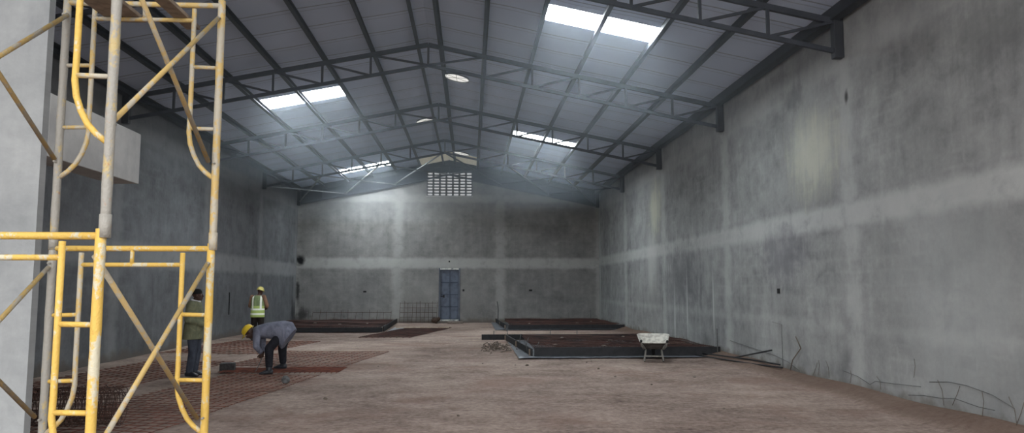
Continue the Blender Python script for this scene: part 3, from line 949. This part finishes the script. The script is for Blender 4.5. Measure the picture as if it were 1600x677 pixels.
# ------------------------------------------------------------------ wheelbarrow
wb = thing('wheelbarrow', 'cement-stained wheelbarrow standing in front of the nearer right mesh bay', 'wheelbarrow', (4.17, 16.74, 0.0), math.radians(-13))
def rrect(cx, cy, hw, hl0, hl1, zc0, zc1, n=5, rad=0.12):
    """rounded rectangle, y from -hl0 (z zc0) to hl1 (z zc1)"""
    pts = []
    rad = min(rad, hw * 0.95)
    for (sx, ey) in ((1, hl1), (-1, hl1), (-1, -hl0), (1, -hl0)):
        sy = 1 if ey > 0 else -1
        c = (sx * (hw - rad), ey - sy * rad)
        a0 = {(1, 1): 0, (-1, 1): 90, (-1, -1): 180, (1, -1): 270}[(sx, sy)]
        for i in range(n + 1):
            a = math.radians(a0 + 90 * i / n)
            x, y = c[0] + rad * math.cos(a), c[1] + rad * math.sin(a)
            f = (y + hl0) / (hl0 + hl1)
            pts.append((x + cx, y + cy, zc0 + (zc1 - zc0) * f))
    return pts
k = MB()
def taper(pts, k0, k1):
    y0, y1 = min(p[1] for p in pts), max(p[1] for p in pts)
    return [(p[0] * (k0 + (k1 - k0) * (p[1] - y0) / (y1 - y0)), p[1], p[2]) for p in pts]
tray = [taper(rrect(0, 0.12, 0.375, 0.40, 0.50, 0.44, 0.585), 0.78, 1.0), taper(rrect(0, 0.12, 0.355, 0.38, 0.48, 0.43, 0.575), 0.78, 1.0), rrect(0, 0.14, 0.25, 0.28, 0.34, 0.325, 0.40), rrect(0, 0.14, 0.19, 0.20, 0.24, 0.285, 0.30, rad=0.08)]
k.rings(tray, cap=False)
k.f.append(tuple(range(len(k.v) - 24, len(k.v))))
o = k.build('tray', M['barrow'], wb, smooth=True)
s = o.modifiers.new('thick', 'SOLIDIFY')
s.thickness = 0.008
s.offset = 1
s.material_offset = 1
o.data.materials.append(M['tray_under'])
rim = taper(rrect(0, 0.12, 0.378, 0.403, 0.503, 0.443, 0.588), 0.78, 1.0)
MB().tube(rim + [rim[0]], 0.012, 6).build('rim', M['barrow'], wb, smooth=True)
for sx in (-1, 1):
    MB().tube([(sx * 0.035, 0.92, 0.20), (sx * 0.16, 0.40, 0.275), (sx * 0.22, -0.05, 0.29), (sx * 0.27, -0.40, 0.38), (sx * 0.28, -0.62, 0.50)], 0.017, 8).build('handle', M['barrow_frame'], wb, smooth=True).__setitem__('label', 'tubular handle')
    MB().tube([(sx * 0.28, -0.52, 0.468), (sx * 0.281, -0.66, 0.515)], 0.024, 8).build('grip', M['rubber'], wb, smooth=True)
    MB().tube([(sx * 0.17, 0.08, 0.30), (sx * 0.215, -0.06, 0.02), (sx * 0.212, -0.02, 0.012), (sx * 0.16, 0.28, 0.29)], 0.02, 8).build('leg', M['barrow_frame'], wb, smooth=True)
    MB().bar((sx * 0.19, -0.2, 0.31), (sx * 0.275, -0.17, 0.44), 0.03, 0.012).build('bracket', M['barrow_frame'], wb)
MB().tube([(-0.20, -0.03, 0.125), (0.20, -0.03, 0.125)], 0.018, 8).build('crossbar', M['barrow_frame'], wb, smooth=True)
k = MB()
seg = 24
rr = []
for i in range(11):
    a = 2 * math.pi * i / 10
    r_, x_ = 0.155 + 0.042 * math.cos(a), 0.042 * math.sin(a)
    rr.append([(x_, 0.92 + r_ * math.cos(2 * math.pi * j / seg), 0.2 + r_ * math.sin(2 * math.pi * j / seg)) for j in range(seg)])
k.rings(rr, cap=False)
wh = k.build('tyre', M['rubber'], wb, smooth=True)
MB().tube([(-0.03, 0.92, 0.2), (0.03, 0.92, 0.2)], 0.115, 20).build('wheel_rim', M['barrow_frame'], wh)
MB().tube([(-0.07, 0.92, 0.2), (0.07, 0.92, 0.2)], 0.012, 8).build('axle', M['barrow_frame'], wb)

# ------------------------------------------------------------------ scaffold
def scaffold_frame(label, xl, xr, y, zb, mats, foot=False):
    """walk-through frame; mats: left post, right post, bars, left inner, right inner"""
    t = thing('scaffold', label, 'scaffold frame', ((xl + xr) / 2, y, zb), 0, 'yellow scaffold frames')
    cx = (xl + xr) / 2
    H = 1.87
    hw = (xr - xl) / 2
    PR, IR, RR = 0.028, 0.018, 0.0155
    for sx, pm, im in ((-1, mats[0], mats[3]), (1, mats[1], mats[4])):
        n = 14
        p = MB().tube([(sx * hw, 0, (H + 0.02) * i / n) for i in range(n + 1)], [PR * (1 + 0.05 * math.sin(i * 2.3 + xl * 5)) for i in range(n + 1)], 14).build('post', M[pm], t, smooth=True)
        MB().tube([(sx * hw, 0, -0.03), (sx * hw, 0, 0.10)], PR * 1.14, 14).build('coupling', M[pm], p, smooth=True)
        xi = hw - 0.205
        pts = [(sx * xi, 0, H - 0.05), (sx * xi, 0, 1.3), (sx * xi, 0, 0.98), (sx * (xi - 0.003), 0, 0.86), (sx * (xi + 0.010), 0, 0.77), (sx * (xi + 0.04), 0, 0.685), (sx * (xi + 0.08), 0, 0.61), (sx * (xi + 0.13), 0, 0.555), (sx * (hw - 0.01), 0, 0.505)]
        MB().tube(pts, IR, 12).build('inner_leg', M[im], t, smooth=True)
        for z in (1.36, 0.885):
            MB().tube([(sx * xi, 0, z + 0.005), (sx * hw, 0, z)], RR, 10).build('rung', M[mats[2]], t, smooth=True)
        for z in (1.74, 0.62):
            MB().tube([(sx * hw, 0, z), (sx * hw, (0.06 if y < 5 else -0.06), z)], 0.008, 8).build('lock_pin', M['cement_tube'], t, smooth=True)
        if foot:
            MB().tube([(sx * hw, 0, -zb + 0.01), (sx * hw, 0, 0.05)], 0.019, 10).build('jack_stem', M['cement_tube'], t, smooth=True)
            MB().box(sx * hw - 0.075, sx * hw + 0.075, -0.075, 0.075, -zb - 0.012, -zb + 0.0).build('base_plate', M['cement_tube'], t)
    MB().tube([(-hw, 0, H - 0.02), (hw, 0, H - 0.02)], 0.021, 12).build('top_bar', M[mats[2]], t, smooth=True)
    MB().tube([(-hw + 0.205, 0, H - 0.14), (hw - 0.205, 0, H - 0.14)], 0.0165, 12).build('lower_bar', M[mats[2]], t, smooth=True)
    MB().tube([(0, 0, H - 0.14), (0, 0, H - 0.02)], 0.015, 10).build('spreader', M[mats[2]], t, smooth=True)
    return t
Z1, Z2 = 0.13, 2.0
scaffold_frame('lower yellow scaffold frame nearest the camera, cut off by the left photo edge', -3.20, -2.05, 4.2, Z1, ('yellow', 'yellow', 'yellow', 'yellow', 'yellow'), True)
scaffold_frame('lower yellow scaffold frame standing second from the camera, wholly in view', -3.07, -1.93, 5.6, Z1, ('cement_tube', 'yellow', 'yellow', 'yellow_worn', 'yellow'), True)
scaffold_frame('upper scaffold frame nearest the camera, with a bright yellow curved inner leg', -3.20, -2.03, 4.2, Z2, ('yellow_worn', 'cement_tube', 'yellow_worn', 'yellow', 'yellow'))
scaffold_frame('upper faded scaffold frame stacked on the second frame from the camera', -3.07, -1.92, 5.6, Z2, ('cement_tube', 'yellow_worn', 'yellow_worn', 'yellow_worn', 'yellow_worn'))
def cross_brace(label, xa, ya, xb, yb, z0, z1, dx=0.045):
    t = thing('cross_brace', label, 'scaffold brace', ((xa + xb) / 2, (ya + yb) / 2, z0), 0, 'scaffold cross braces')
    L = t.location
    for k_, (za, zb) in enumerate(((z1, z0), (z0, z1))):
        ox = dx + 0.018 * (1 if k_ else -1) * 0 
        p = Vector((xa - L[0], ya - L[1], za - L[2]))
        q = Vector((xb - L[0], yb - L[1], zb - L[2]))
        off = Vector((0.017 * (1 if k_ else -1), 0, 0))
        b = MB().tube([p + off, q + off], 0.0165, 12).build('brace_tube', M['yellow_worn'] if k_ else M['brace'], t, smooth=True)
        b.location = (0, 0, 0)
    MB().tube([Vector((-0.035, 0, (z1 - z0) / 2)), Vector((0.035, 0, (z1 - z0) / 2))], 0.009, 8).build('pivot_bolt', M['cement_tube'], t)
cross_brace('crossed brace tubes on the right side of the lower scaffold tier', -2.08, 4.24, -1.955, 5.56, 0.75, 1.87)
cross_brace('crossed brace tubes on the right side of the upper scaffold tier', -2.06, 4.24, -1.945, 5.56, 2.63, 3.74)
cross_brace('crossed brace tubes on the left side of the lower scaffold tier', -3.23, 4.24, -3.09, 5.56, 0.77, 1.84)
cross_brace('crossed brace tubes on the left side of the upper scaffold tier', -3.23, 4.24, -3.06, 5.56, 2.64, 3.74)
def plank(label, x0, x1, y0, y1, z, th=0.03):
    o = MB().box(-(x1 - x0) / 2, (x1 - x0) / 2, -(y1 - y0) / 2, (y1 - y0) / 2, 0, th).build('scaffold_plank', M['plank'], bevel=0.004)
    o.location = ((x0 + x1) / 2, (y0 + y1) / 2, z)
    return tag(o, label, 'plank', 'planks on the upper scaffold bars')
plank('weathered plank on the topmost scaffold bars, left of the two', -2.80, -2.53, 4.1, 5.72, 3.747)
plank('weathered plank on the topmost scaffold bars, right of the two', -2.28, -2.17, 4.1, 5.86, 3.747)

# ------------------------------------------------------------------ people
def cloth(name, c1, c2, extra=None, rough=0.9):
    m = NT(name)
    o = m.obj()
    n = m.noise(m.scale(o, (1, 1, 0.6)), 7, 4, 0.6, 0.6)
    col = m.mix(m.rng(n, 0.35, 0.65), lin(*c1), lin(*c2))
    if extra:
        col = extra(m, o, col)
    m.bump(n, 0.7, 0.03)
    return m.done(col, rough, 0, 0.2)
M['skin'] = simple('dark_brown_skin', (72, 50, 42), (60, 42, 35), 20, 0.6)
M['hair'] = simple('black_hair', (20, 18, 18), (14, 13, 13), 60, 0.9)
M['eye'] = simple('eye_white', (150, 145, 138), (140, 135, 128), 10, 0.4)
M['coat'] = cloth('olive_green_coat', (122, 122, 97), (100, 102, 82))
M['jeans'] = cloth('blue_grey_denim', (70, 74, 84), (56, 60, 70))
M['boot'] = simple('dark_boot', (38, 40, 46), (28, 30, 35), 12, 0.5)
M['grey_coat'] = cloth('grey_dust_coat', (122, 124, 138), (98, 100, 113))
M['dark_trousers'] = cloth('dark_work_trousers', (38, 38, 44), (27, 27, 32))
M['brown_trousers'] = cloth('dark_brown_trousers', (50, 44, 42), (36, 32, 31))
M['tan_shirt'] = cloth('tan_work_shirt', (150, 118, 98), (120, 92, 76))
M['helmet'] = simple('yellow_helmet_plastic', (232, 200, 62), (216, 182, 50), 4, 0.35)
M['helmet_dull'] = simple('dull_yellow_helmet_plastic', (206, 192, 112), (186, 172, 98), 4, 0.4)
M['white_collar'] = simple('white_collar_cloth', (215, 215, 215), (190, 190, 190), 10, 0.9)
def vest_stripes(m, o, col):
    x, y, z = m.xyz(o)
    ax = m.math('ABSOLUTE', x)
    s1 = m.math('MULTIPLY', m.rng(m.math('ABSOLUTE', m.math('SUBTRACT', ax, 0.125)), 0.024, 0.03, 1, 0), m.rng(z, 0.97, 0.98))
    s2 = m.rng(m.math('ABSOLUTE', m.math('SUBTRACT', z, 0.985)), 0.025, 0.031, 1, 0)
    s3 = m.rng(m.math('ABSOLUTE', m.math('SUBTRACT', z, 0.845)), 0.025, 0.031, 1, 0)
    k = m.math('MAXIMUM', s1, m.math('MAXIMUM', s2, s3))
    lime = m.math('MULTIPLY', m.rng(m.math('ABSOLUTE', m.math('SUBTRACT', z, 0.915)), 0.17, 0.19, 1, 0), 1.0)
    col = m.mix(lime, col, lin(170, 190, 110))
    return m.mix(k, col, lin(238, 240, 226))
M['vest'] = cloth('hi_vis_vest_fabric', (132, 146, 104), (108, 122, 86), vest_stripes, 0.7)

def hand(mb, wrist, direction, palm_n, side, curl=0.5, s=1.0):
    """palm, four unequal bent fingers and a thumb"""
    w, d, n = Vector(wrist), Vector(direction).normalized(), Vector(palm_n).normalized()
    n = (n - d * n.dot(d)).normalized()
    l = d.cross(n) * side
    pc = w + d * 0.05 * s
    mb.loft([(w + d * 0.0, l * 0.026 * s, n * 0.018 * s), (w + d * 0.03 * s, l * 0.036 * s, n * 0.017 * s), (w + d * 0.075 * s, l * 0.042 * s, n * 0.015 * s), (w + d * 0.095 * s, l * 0.038 * s, n * 0.012 * s)], 12)
    for off, ln in ((-0.030, 0.068), (-0.010, 0.078), (0.010, 0.074), (0.029, 0.058)):
        p0 = w + d * 0.085 * s + l * off * s
        a = curl
        p1 = p0 + (d * math.cos(a) + n * math.sin(a)) * ln * 0.45 * s
        p2 = p1 + (d * math.cos(a * 2) + n * math.sin(a * 2)) * ln * 0.32 * s
        p3 = p2 + (d * math.cos(a * 3) + n * math.sin(a * 3)) * ln * 0.26 * s
        mb.limb([p0, p1, p2, p3], [0.0095 * s, 0.009 * s, 0.0085 * s, 0.0075 * s])
    t0 = w + d * 0.03 * s - l * 0.03 * s
    t1 = t0 + (d * 0.6 - l * 0.75 + n * 0.25) * 0.032 * s
    t2 = t1 + (d * 0.85 - l * 0.3 + n * 0.4) * 0.03 * s
    t3 = t2 + (d * 0.9 + n * 0.4) * 0.022 * s
    mb.limb([t0, t1, t2, t3], [0.013 * s, 0.0115 * s, 0.0105 * s, 0.009 * s])

def head(mb, c, fwd, up):
    """skull, jaw, nose, lips, brows, ears"""
    f, u = Vector(fwd).normalized(), Vector(up).normalized()
    u = (u - f * u.dot(f)).normalized()
    l = u.cross(f)
    R = Matrix((l, f, u)).transposed()
    P = lambda x, y, z: Vector(c) + R @ Vector((x, y, z))
    mb.ball(P(0, -0.01, 0.03), (0.074, 0.094, 0.088), 18, 12, R)
    mb.ball(P(0, 0.02, -0.04), (0.058, 0.068, 0.07), 16, 10, R)
    mb.ball(P(0, 0.062, -0.088), (0.026, 0.024, 0.02), 10, 6, R)
    mb.cap(P(0, 0.083, 0.012), 0.010, P(0, 0.102, -0.028), 0.015, 10)
    for s in (-1, 1):
        mb.ball(P(s * 0.013, 0.094, -0.034), 0.010, 8, 6)
        mb.ball(P(s * 0.028, 0.076, 0.022), (0.022, 0.012, 0.009), 8, 6, R)
        mb.ball(P(s * 0.036, 0.062, -0.02), (0.02, 0.018, 0.018), 8, 6, R)
        mb.ball(P(s * 0.076, -0.004, -0.008), (0.012, 0.022, 0.034), 10, 6, R)
    mb.ball(P(0, 0.085, -0.056), (0.026, 0.012, 0.008), 10, 6, R)
    mb.ball(P(0, 0.083, -0.070), (0.023, 0.012, 0.009), 10, 6, R)
    return P, R

def eyes(P, parent, base):
    for s in (-1, 1):
        MB().ball(P(s * 0.030, 0.076, 0.006), 0.0115, 10, 6).build('eye', M['eye'], parent, smooth=True)

def helmet(P, R, parent, mat, tilt=0.0):
    k = MB()
    rings = []
    for z, r in ((0.035, 1.0), (0.06, 0.99), (0.09, 0.93), (0.115, 0.80), (0.135, 0.58), (0.147, 0.32), (0.15, 0.06)):
        rings.append([P(0.098 * r * math.cos(a), -0.01 + 0.122 * r * math.sin(a), z) for a in [2 * math.pi * i / 24 for i in range(24)]])
    for z, r in ((0.138, 0.1), (0.125, 0.5), (0.03, 0.93)):
        rings.append([P(0.098 * r * math.cos(a), -0.01 + 0.122 * r * math.sin(a), z) for a in [2 * math.pi * i / 24 for i in range(24)]])
    k.rings(rings, cap=False)
    h = k.build('helmet', M[mat], parent, smooth=True)
    b = MB()
    top, bot = [], []
    inner = [(0.094 * math.cos(a), -0.01 + 0.118 * math.sin(a)) for a in [2 * math.pi * i / 24 for i in range(24)]]
    outer = [(0.112 * math.cos(a), -0.01 + (0.136 + 0.055 * max(0, math.sin(a)) ** 2) * math.sin(a)) for a in [2 * math.pi * i / 24 for i in range(24)]]
    b.rings([[P(x, y, 0.042) for x, y in inner], [P(x, y, 0.034) for x, y in outer], [P(x, y, 0.028) for x, y in outer], [P(x, y, 0.03) for x, y in inner], [P(x, y, 0.042) for x, y in inner]], cap=False)
    b.build('brim', M[mat], h, smooth=True)
    g = MB()
    g.tube([P(0, -0.128, 0.06), P(0, -0.11, 0.115), P(0, -0.05, 0.148), P(0, 0.03, 0.148), P(0, 0.09, 0.115), P(0, 0.108, 0.06)], 0.010, 8)
    g.build('ridge', M[mat], h, smooth=True)
    return h

def foot(mb, a, fwd, s=1.0, grow=0.0):
    a, f = Vector(a), Vector(fwd).normalized()
    u = Vector((0, 0, 1))
    l = f.cross(u)
    b = Vector((a.x, a.y, a.z - 0.085))
    G = grow
    mb.loft([(b - f * 0.075 + u * 0.045, l * (0.022 + G), u * (0.03 + G)), (b - f * 0.06 + u * 0.045, l * (0.034 + G), u * (0.043)), (b + u * 0.055, l * (0.036 + G), u * (0.055)),
             (b + f * 0.08 + u * 0.042, l * (0.042 + G), u * (0.042)), (b + f * 0.14 + u * 0.030, l * (0.046 + G), u * (0.03)), (b + f * 0.185 + u * 0.022, l * (0.032 + G), u * (0.02))], 14)

def person(J, base, label, group=None):
    t = thing('person', label, 'person', base)
    b = MB()
    V = {k: Vector(v) for k, v in J.items() if not isinstance(v, (int, float, str))}
    # torso as lofted rings from pelvis to neck
    lat = (V['hipL'] - V['hipR']).normalized()
    latS = (V['shL'] - V['shR']).normalized()
    hip = (V['hipL'] + V['hipR']) / 2
    sh = (V['shL'] + V['shR']) / 2
    sp = (sh - hip)
    spn = sp.normalized()
    bow = V.get('bow', Vector((0, 0, 0)))
    fw = spn.cross(lat)
    rg = []
    for f, rx, ry in ((-0.14, 0.10, 0.08), (0.0, 0.155, 0.105), (0.2, 0.15, 0.1), (0.45, 0.135, 0.095), (0.7, 0.155, 0.105), (0.88, 0.165, 0.095), (1.0, 0.12, 0.075), (1.06, 0.06, 0.055)):
        la = lat.lerp(latS, max(0, min(1, f))).normalized()
        rg.append((hip + sp * f + bow * math.sin(math.pi * max(0, min(1, f))), la * rx, fw * ry))
    b.loft(rg, 20)
    b.limb([sh + spn * 0.0, V['neck'], V['head'] - (V['head'] - V['neck']) * 0.25], [0.06, 0.052, 0.05])
    P, R = head(b, V['head'], V['face'], V['headup'])
    for s in 'LR':
        b.limb([V['sh' + s], V['el' + s], V['wr' + s]], [0.052, 0.040, 0.028])
        b.cap(sh.lerp(V['sh' + s], 0.3) , 0.055, V['sh' + s], 0.052)
        hand(b, V['wr' + s], V['hd' + s], V['hn' + s], 1 if s == 'L' else -1, J.get('curl', 0.5))
        b.limb([V['hip' + s], V['kn' + s], V['an' + s]], [0.085, 0.056, 0.040])
        b.ball(V['kn' + s].lerp(V['an' + s], 0.28), 0.054, 12, 8)
        foot(b, V['an' + s], V['ft' + s])
    b.remesh('body', M['skin'], t, 0.0055, 2)
    eyes(P, t, base)
    return t, V, P, R

def sleeve(mb, V, s, r0, r1, r2, cut=0.93):
    mb.limb([V['sh' + s], V['el' + s], V['el' + s].lerp(V['wr' + s], cut)], [r0, r1, r2])
def trousers(V, t, mat, r=(0.105, 0.078, 0.066), bottom=0.94):
    k = MB()
    hip = (V['hipL'] + V['hipR']) / 2
    lat = (V['hipL'] - V['hipR']).normalized()
    up = V.get('hipup', Vector((0, 0, 1)))
    fw = up.cross(lat)
    a_ = V.get('slim', None) is not None
    if a_:
        k.loft([(hip - up * 0.12, lat * 0.13, fw * 0.09), (hip, lat * 0.165, fw * 0.10), (hip + up * 0.06, lat * 0.15, fw * 0.085)], 20)
    else:
        k.loft([(hip - up * 0.12, lat * 0.13, fw * 0.10), (hip, lat * 0.185, fw * 0.135), (hip + up * 0.12, lat * 0.175, fw * 0.125), (hip + up * 0.16, lat * 0.16, fw * 0.115)], 20)
    for s in 'LR':
        k.limb([V['hip' + s], V['kn' + s], V['kn' + s].lerp(V['an' + s], bottom)], r)
    k.remesh('trousers', M[mat], t, 0.011, 3)
def boots(V, t, mat, high=0.0, grow=0.012):
    for s in 'LR':
        k = MB()
        foot(k, V['an' + s], V['ft' + s], 1.0, grow)
        k.cap(V['an' + s], 0.056, V['an' + s].lerp(V['kn' + s], 0.12 + high), 0.06 + 0.02 * high)
        k.remesh('boot', M[mat], t, 0.009, 2)

# --- person in the green coat, seen from the side
X, Y, Z = Vector((1, 0, 0)), Vector((0, 1, 0)), Vector((0, 0, 1))
J = dict(hipL=(0, 0.09, 0.86), hipR=(0, -0.09, 0.86), shL=(-0.02, 0.19, 1.36), shR=(-0.02, -0.19, 1.36), neck=(0.0, 0, 1.42), head=(0.035, 0, 1.535),
         face=(1, 0.05, 0.05), headup=(0, 0, 1), elL=(-0.04, 0.25, 1.07), elR=(-0.04, -0.25, 1.07), wrL=(0.19, 0.06, 1.0), wrR=(0.19, -0.06, 0.98),
         hdL=(0.5, -0.8, -0.15), hdR=(0.5, 0.8, -0.2), hnL=(-0.8, -0.5, 0), hnR=(-0.8, 0.5, 0), knL=(0.03, 0.1, 0.46), knR=(0.02, -0.1, 0.46),
         anL=(-0.01, 0.1, 0.09), anR=(-0.03, -0.1, 0.09), ftL=(1, 0.15, 0), ftR=(1, -0.2, 0))
t, V, P, R = person(J, (-5.27, 14.55, 0.0), 'person in an olive green knee-length coat standing in profile with hands clasped')
k = MB()
k.loft([((-0.03, 0, 0.70), X * 0.175, Y * 0.225), ((-0.02, 0, 0.86), X * 0.17, Y * 0.225), ((-0.01, 0, 1.02), X * 0.16, Y * 0.215), ((-0.01, 0, 1.2), X * 0.16, Y * 0.225), ((-0.015, 0, 1.34), X * 0.125, Y * 0.215), ((-0.005, 0, 1.425), X * 0.085, Y * 0.10)], 24)
for s in 'LR':
    sleeve(k, V, s, 0.078, 0.066, 0.055)
k.remesh('coat', M['coat'], t, 0.011, 3)
k = MB()
k.tube([(0.075 * math.cos(a) + 0.005, 0.07 * math.sin(a), 1.43 - 0.02 * math.cos(a)) for a in [2 * math.pi * i / 16 for i in range(17)]], 0.017, 8)
k.build('collar', M['white_collar'], t, smooth=True)
trousers(V, t, 'jeans')
boots(V, t, 'boot', 0.1)
k = MB()
k.rings([[P((0.080 * r) * math.cos(a), -0.018 + (0.100 * r) * math.sin(a), z) for a in [2 * math.pi * i / 22 for i in range(22)]] for z, r in ((0.02, 0.99), (0.05, 1.03), (0.085, 0.92), (0.11, 0.68), (0.122, 0.35), (0.125, 0.05))])
k.build('hair', M['hair'], t, smooth=True)

# --- person in the hi-vis vest, seen from behind
J = dict(hipL=(-0.09, 0, 0.87), hipR=(0.09, 0, 0.87), shL=(-0.185, 0.01, 1.37), shR=(0.185, -0.02, 1.37), neck=(0.02, 0.03, 1.43), head=(0.05, 0.06, 1.545),
         face=(0.45, 1, -0.25), headup=(0.1, 0.15, 1), elL=(-0.26, 0.08, 1.09), elR=(0.28, 0.02, 1.10), wrL=(-0.10, 0.27, 0.98), wrR=(0.22, 0.24, 1.0),
         hdL=(0.6, 0.8, -0.1), hdR=(-0.6, 0.8, 0), hnL=(0.6, -0.4, -0.5), hnR=(-0.6, -0.4, -0.5), knL=(-0.11, 0.03, 0.47), knR=(0.11, 0.04, 0.47),
         anL=(-0.13, 0, 0.09), anR=(0.13, 0.0, 0.09), ftL=(-0.3, 1, 0), ftR=(0.35, 1, 0))
t, V, P, R = person(J, (-6.68, 23.75, 0.0), 'person in a hi-vis vest and pale yellow helmet seen from behind at the left wall')
k = MB()
k.loft([((0, 0, 0.80), X * 0.18, Y * 0.13), ((0, 0, 1.02), X * 0.17, Y * 0.125), ((0, 0, 1.2), X * 0.18, Y * 0.13), ((0, 0, 1.35), X * 0.18, Y * 0.11), ((0.01, 0.015, 1.43), X * 0.085, Y * 0.08)], 24)
for s in 'LR':
    sleeve(k, V, s, 0.075, 0.062, 0.05, 0.35)
k.remesh('shirt', M['tan_shirt'], t, 0.011, 3)
k = MB()
k.loft([((0, 0, 0.74), X * 0.222, Y * 0.168), ((0, 0, 0.9), X * 0.215, Y * 0.162), ((0, 0, 1.08), X * 0.208, Y * 0.155), ((0, 0, 1.22), X * 0.212, Y * 0.157), ((0, 0, 1.35), X * 0.19, Y * 0.14), ((0.005, 0.005, 1.42), X * 0.115, Y * 0.1)], 28)
k.remesh('vest', M['vest'], t, 0.011, 2)
trousers(V, t, 'brown_trousers', (0.115, 0.092, 0.082))
boots(V, t, 'boot', 0.1)
helmet(P, R, t, 'helmet_dull')

# --- bending person
J = dict(hipL=(0.22, -0.09, 0.83), hipR=(0.22, 0.09, 0.83), shL=(-0.28, -0.18, 0.80), shR=(-0.28, 0.18, 0.82), bow=(0, 0, 0.04), neck=(-0.36, 0, 0.83), head=(-0.47, -0.01, 0.80),
         face=(-0.62, -0.1, -0.8), headup=(-0.8, 0, 0.6), elL=(-0.27, -0.24, 0.55), elR=(-0.27, 0.22, 0.56), wrL=(-0.20, -0.12, 0.41), wrR=(-0.21, 0.04, 0.40),
         hdL=(-0.1, 0.35, -0.9), hdR=(-0.1, -0.3, -0.9), hnL=(-0.6, 0.8, 0), hnR=(-0.6, -0.8, 0), curl=0.75, knL=(-0.03, -0.2, 0.50), knR=(0.12, 0.2, 0.48),
         anL=(0.0, -0.28, 0.095), anR=(0.12, 0.30, 0.145), ftL=(-1, -0.25, 0), ftR=(-1, 0.1, 0), hipup=(-0.75, 0, 0.5), slim=(0, 0, 0))
V0 = (-3.86, 14.9, 0.0)
t, V, P, R = person(J, V0, 'person in a grey coat and bright yellow helmet bending down over the floor mesh')
k = MB()
def ring2(top, bot, hy, yc=0.0):
    a, b = Vector((top[0], yc, top[1])), Vector((bot[0], yc, bot[1]))
    return ((a + b) / 2, (a - b) / 2, Y * hy)
k.loft([ring2((-0.40, 0.89), (-0.37, 0.76), 0.09), ring2((-0.31, 0.94), (-0.26, 0.69), 0.215), ring2((-0.14, 0.99), (-0.12, 0.68), 0.22), ring2((0.06, 1.015), (0.02, 0.66), 0.215),
        ring2((0.20, 1.03), (0.08, 0.60), 0.235), ring2((0.35, 1.0), (0.12, 0.53), 0.26), ring2((0.43, 0.86), (0.16, 0.47), 0.26)], 26)
for s in 'LR':
    sleeve(k, V, s, 0.082, 0.062, 0.05, 0.8)
k.remesh('coat', M['grey_coat'], t, 0.011, 3)
trousers(V, t, 'dark_trousers', (0.100, 0.088, 0.07), 0.8)
boots(V, t, 'boot', 0.55)
helmet(P, R, t, 'helmet')
k = MB()
k.tube([(-0.215, -0.03, 0.36), (-0.22, -0.04, 0.27), (-0.26, -0.05, 0.17), (-0.31, -0.06, 0.06), (-0.335, -0.06, 0.05)], [0.012, 0.010, 0.007, 0.006, 0.005], 8)
o = k.build('tying_hook', M['wire'], smooth=True)
o.location = V0
tag(o, 'thin steel tying hook held by the bending worker', 'hand tool')

# ------------------------------------------------------------------ haze
_hm = D.materials.new('dusty_air'); _hm.use_nodes=True; _hm.node_tree.nodes.clear()
_ho=_hm.node_tree.nodes.new('ShaderNodeOutputMaterial'); _hv=_hm.node_tree.nodes.new('ShaderNodeVolumeScatter')
_hv.inputs['Density'].default_value=0.018; _hv.inputs['Anisotropy'].default_value=0.3; _hv.inputs['Color'].default_value=(0.8,0.9,1,1)
_hm.node_tree.links.new(_hv.outputs[0],_ho.inputs['Volume'])
o=MB().box(WALL_X0+.01,WALL_X1-.01,7.3,WALL_Y1-.05,4.6,7.4).build('haze',_hm); tag(o,'thin bluish dust haze under the roof','haze',None,'stuff')
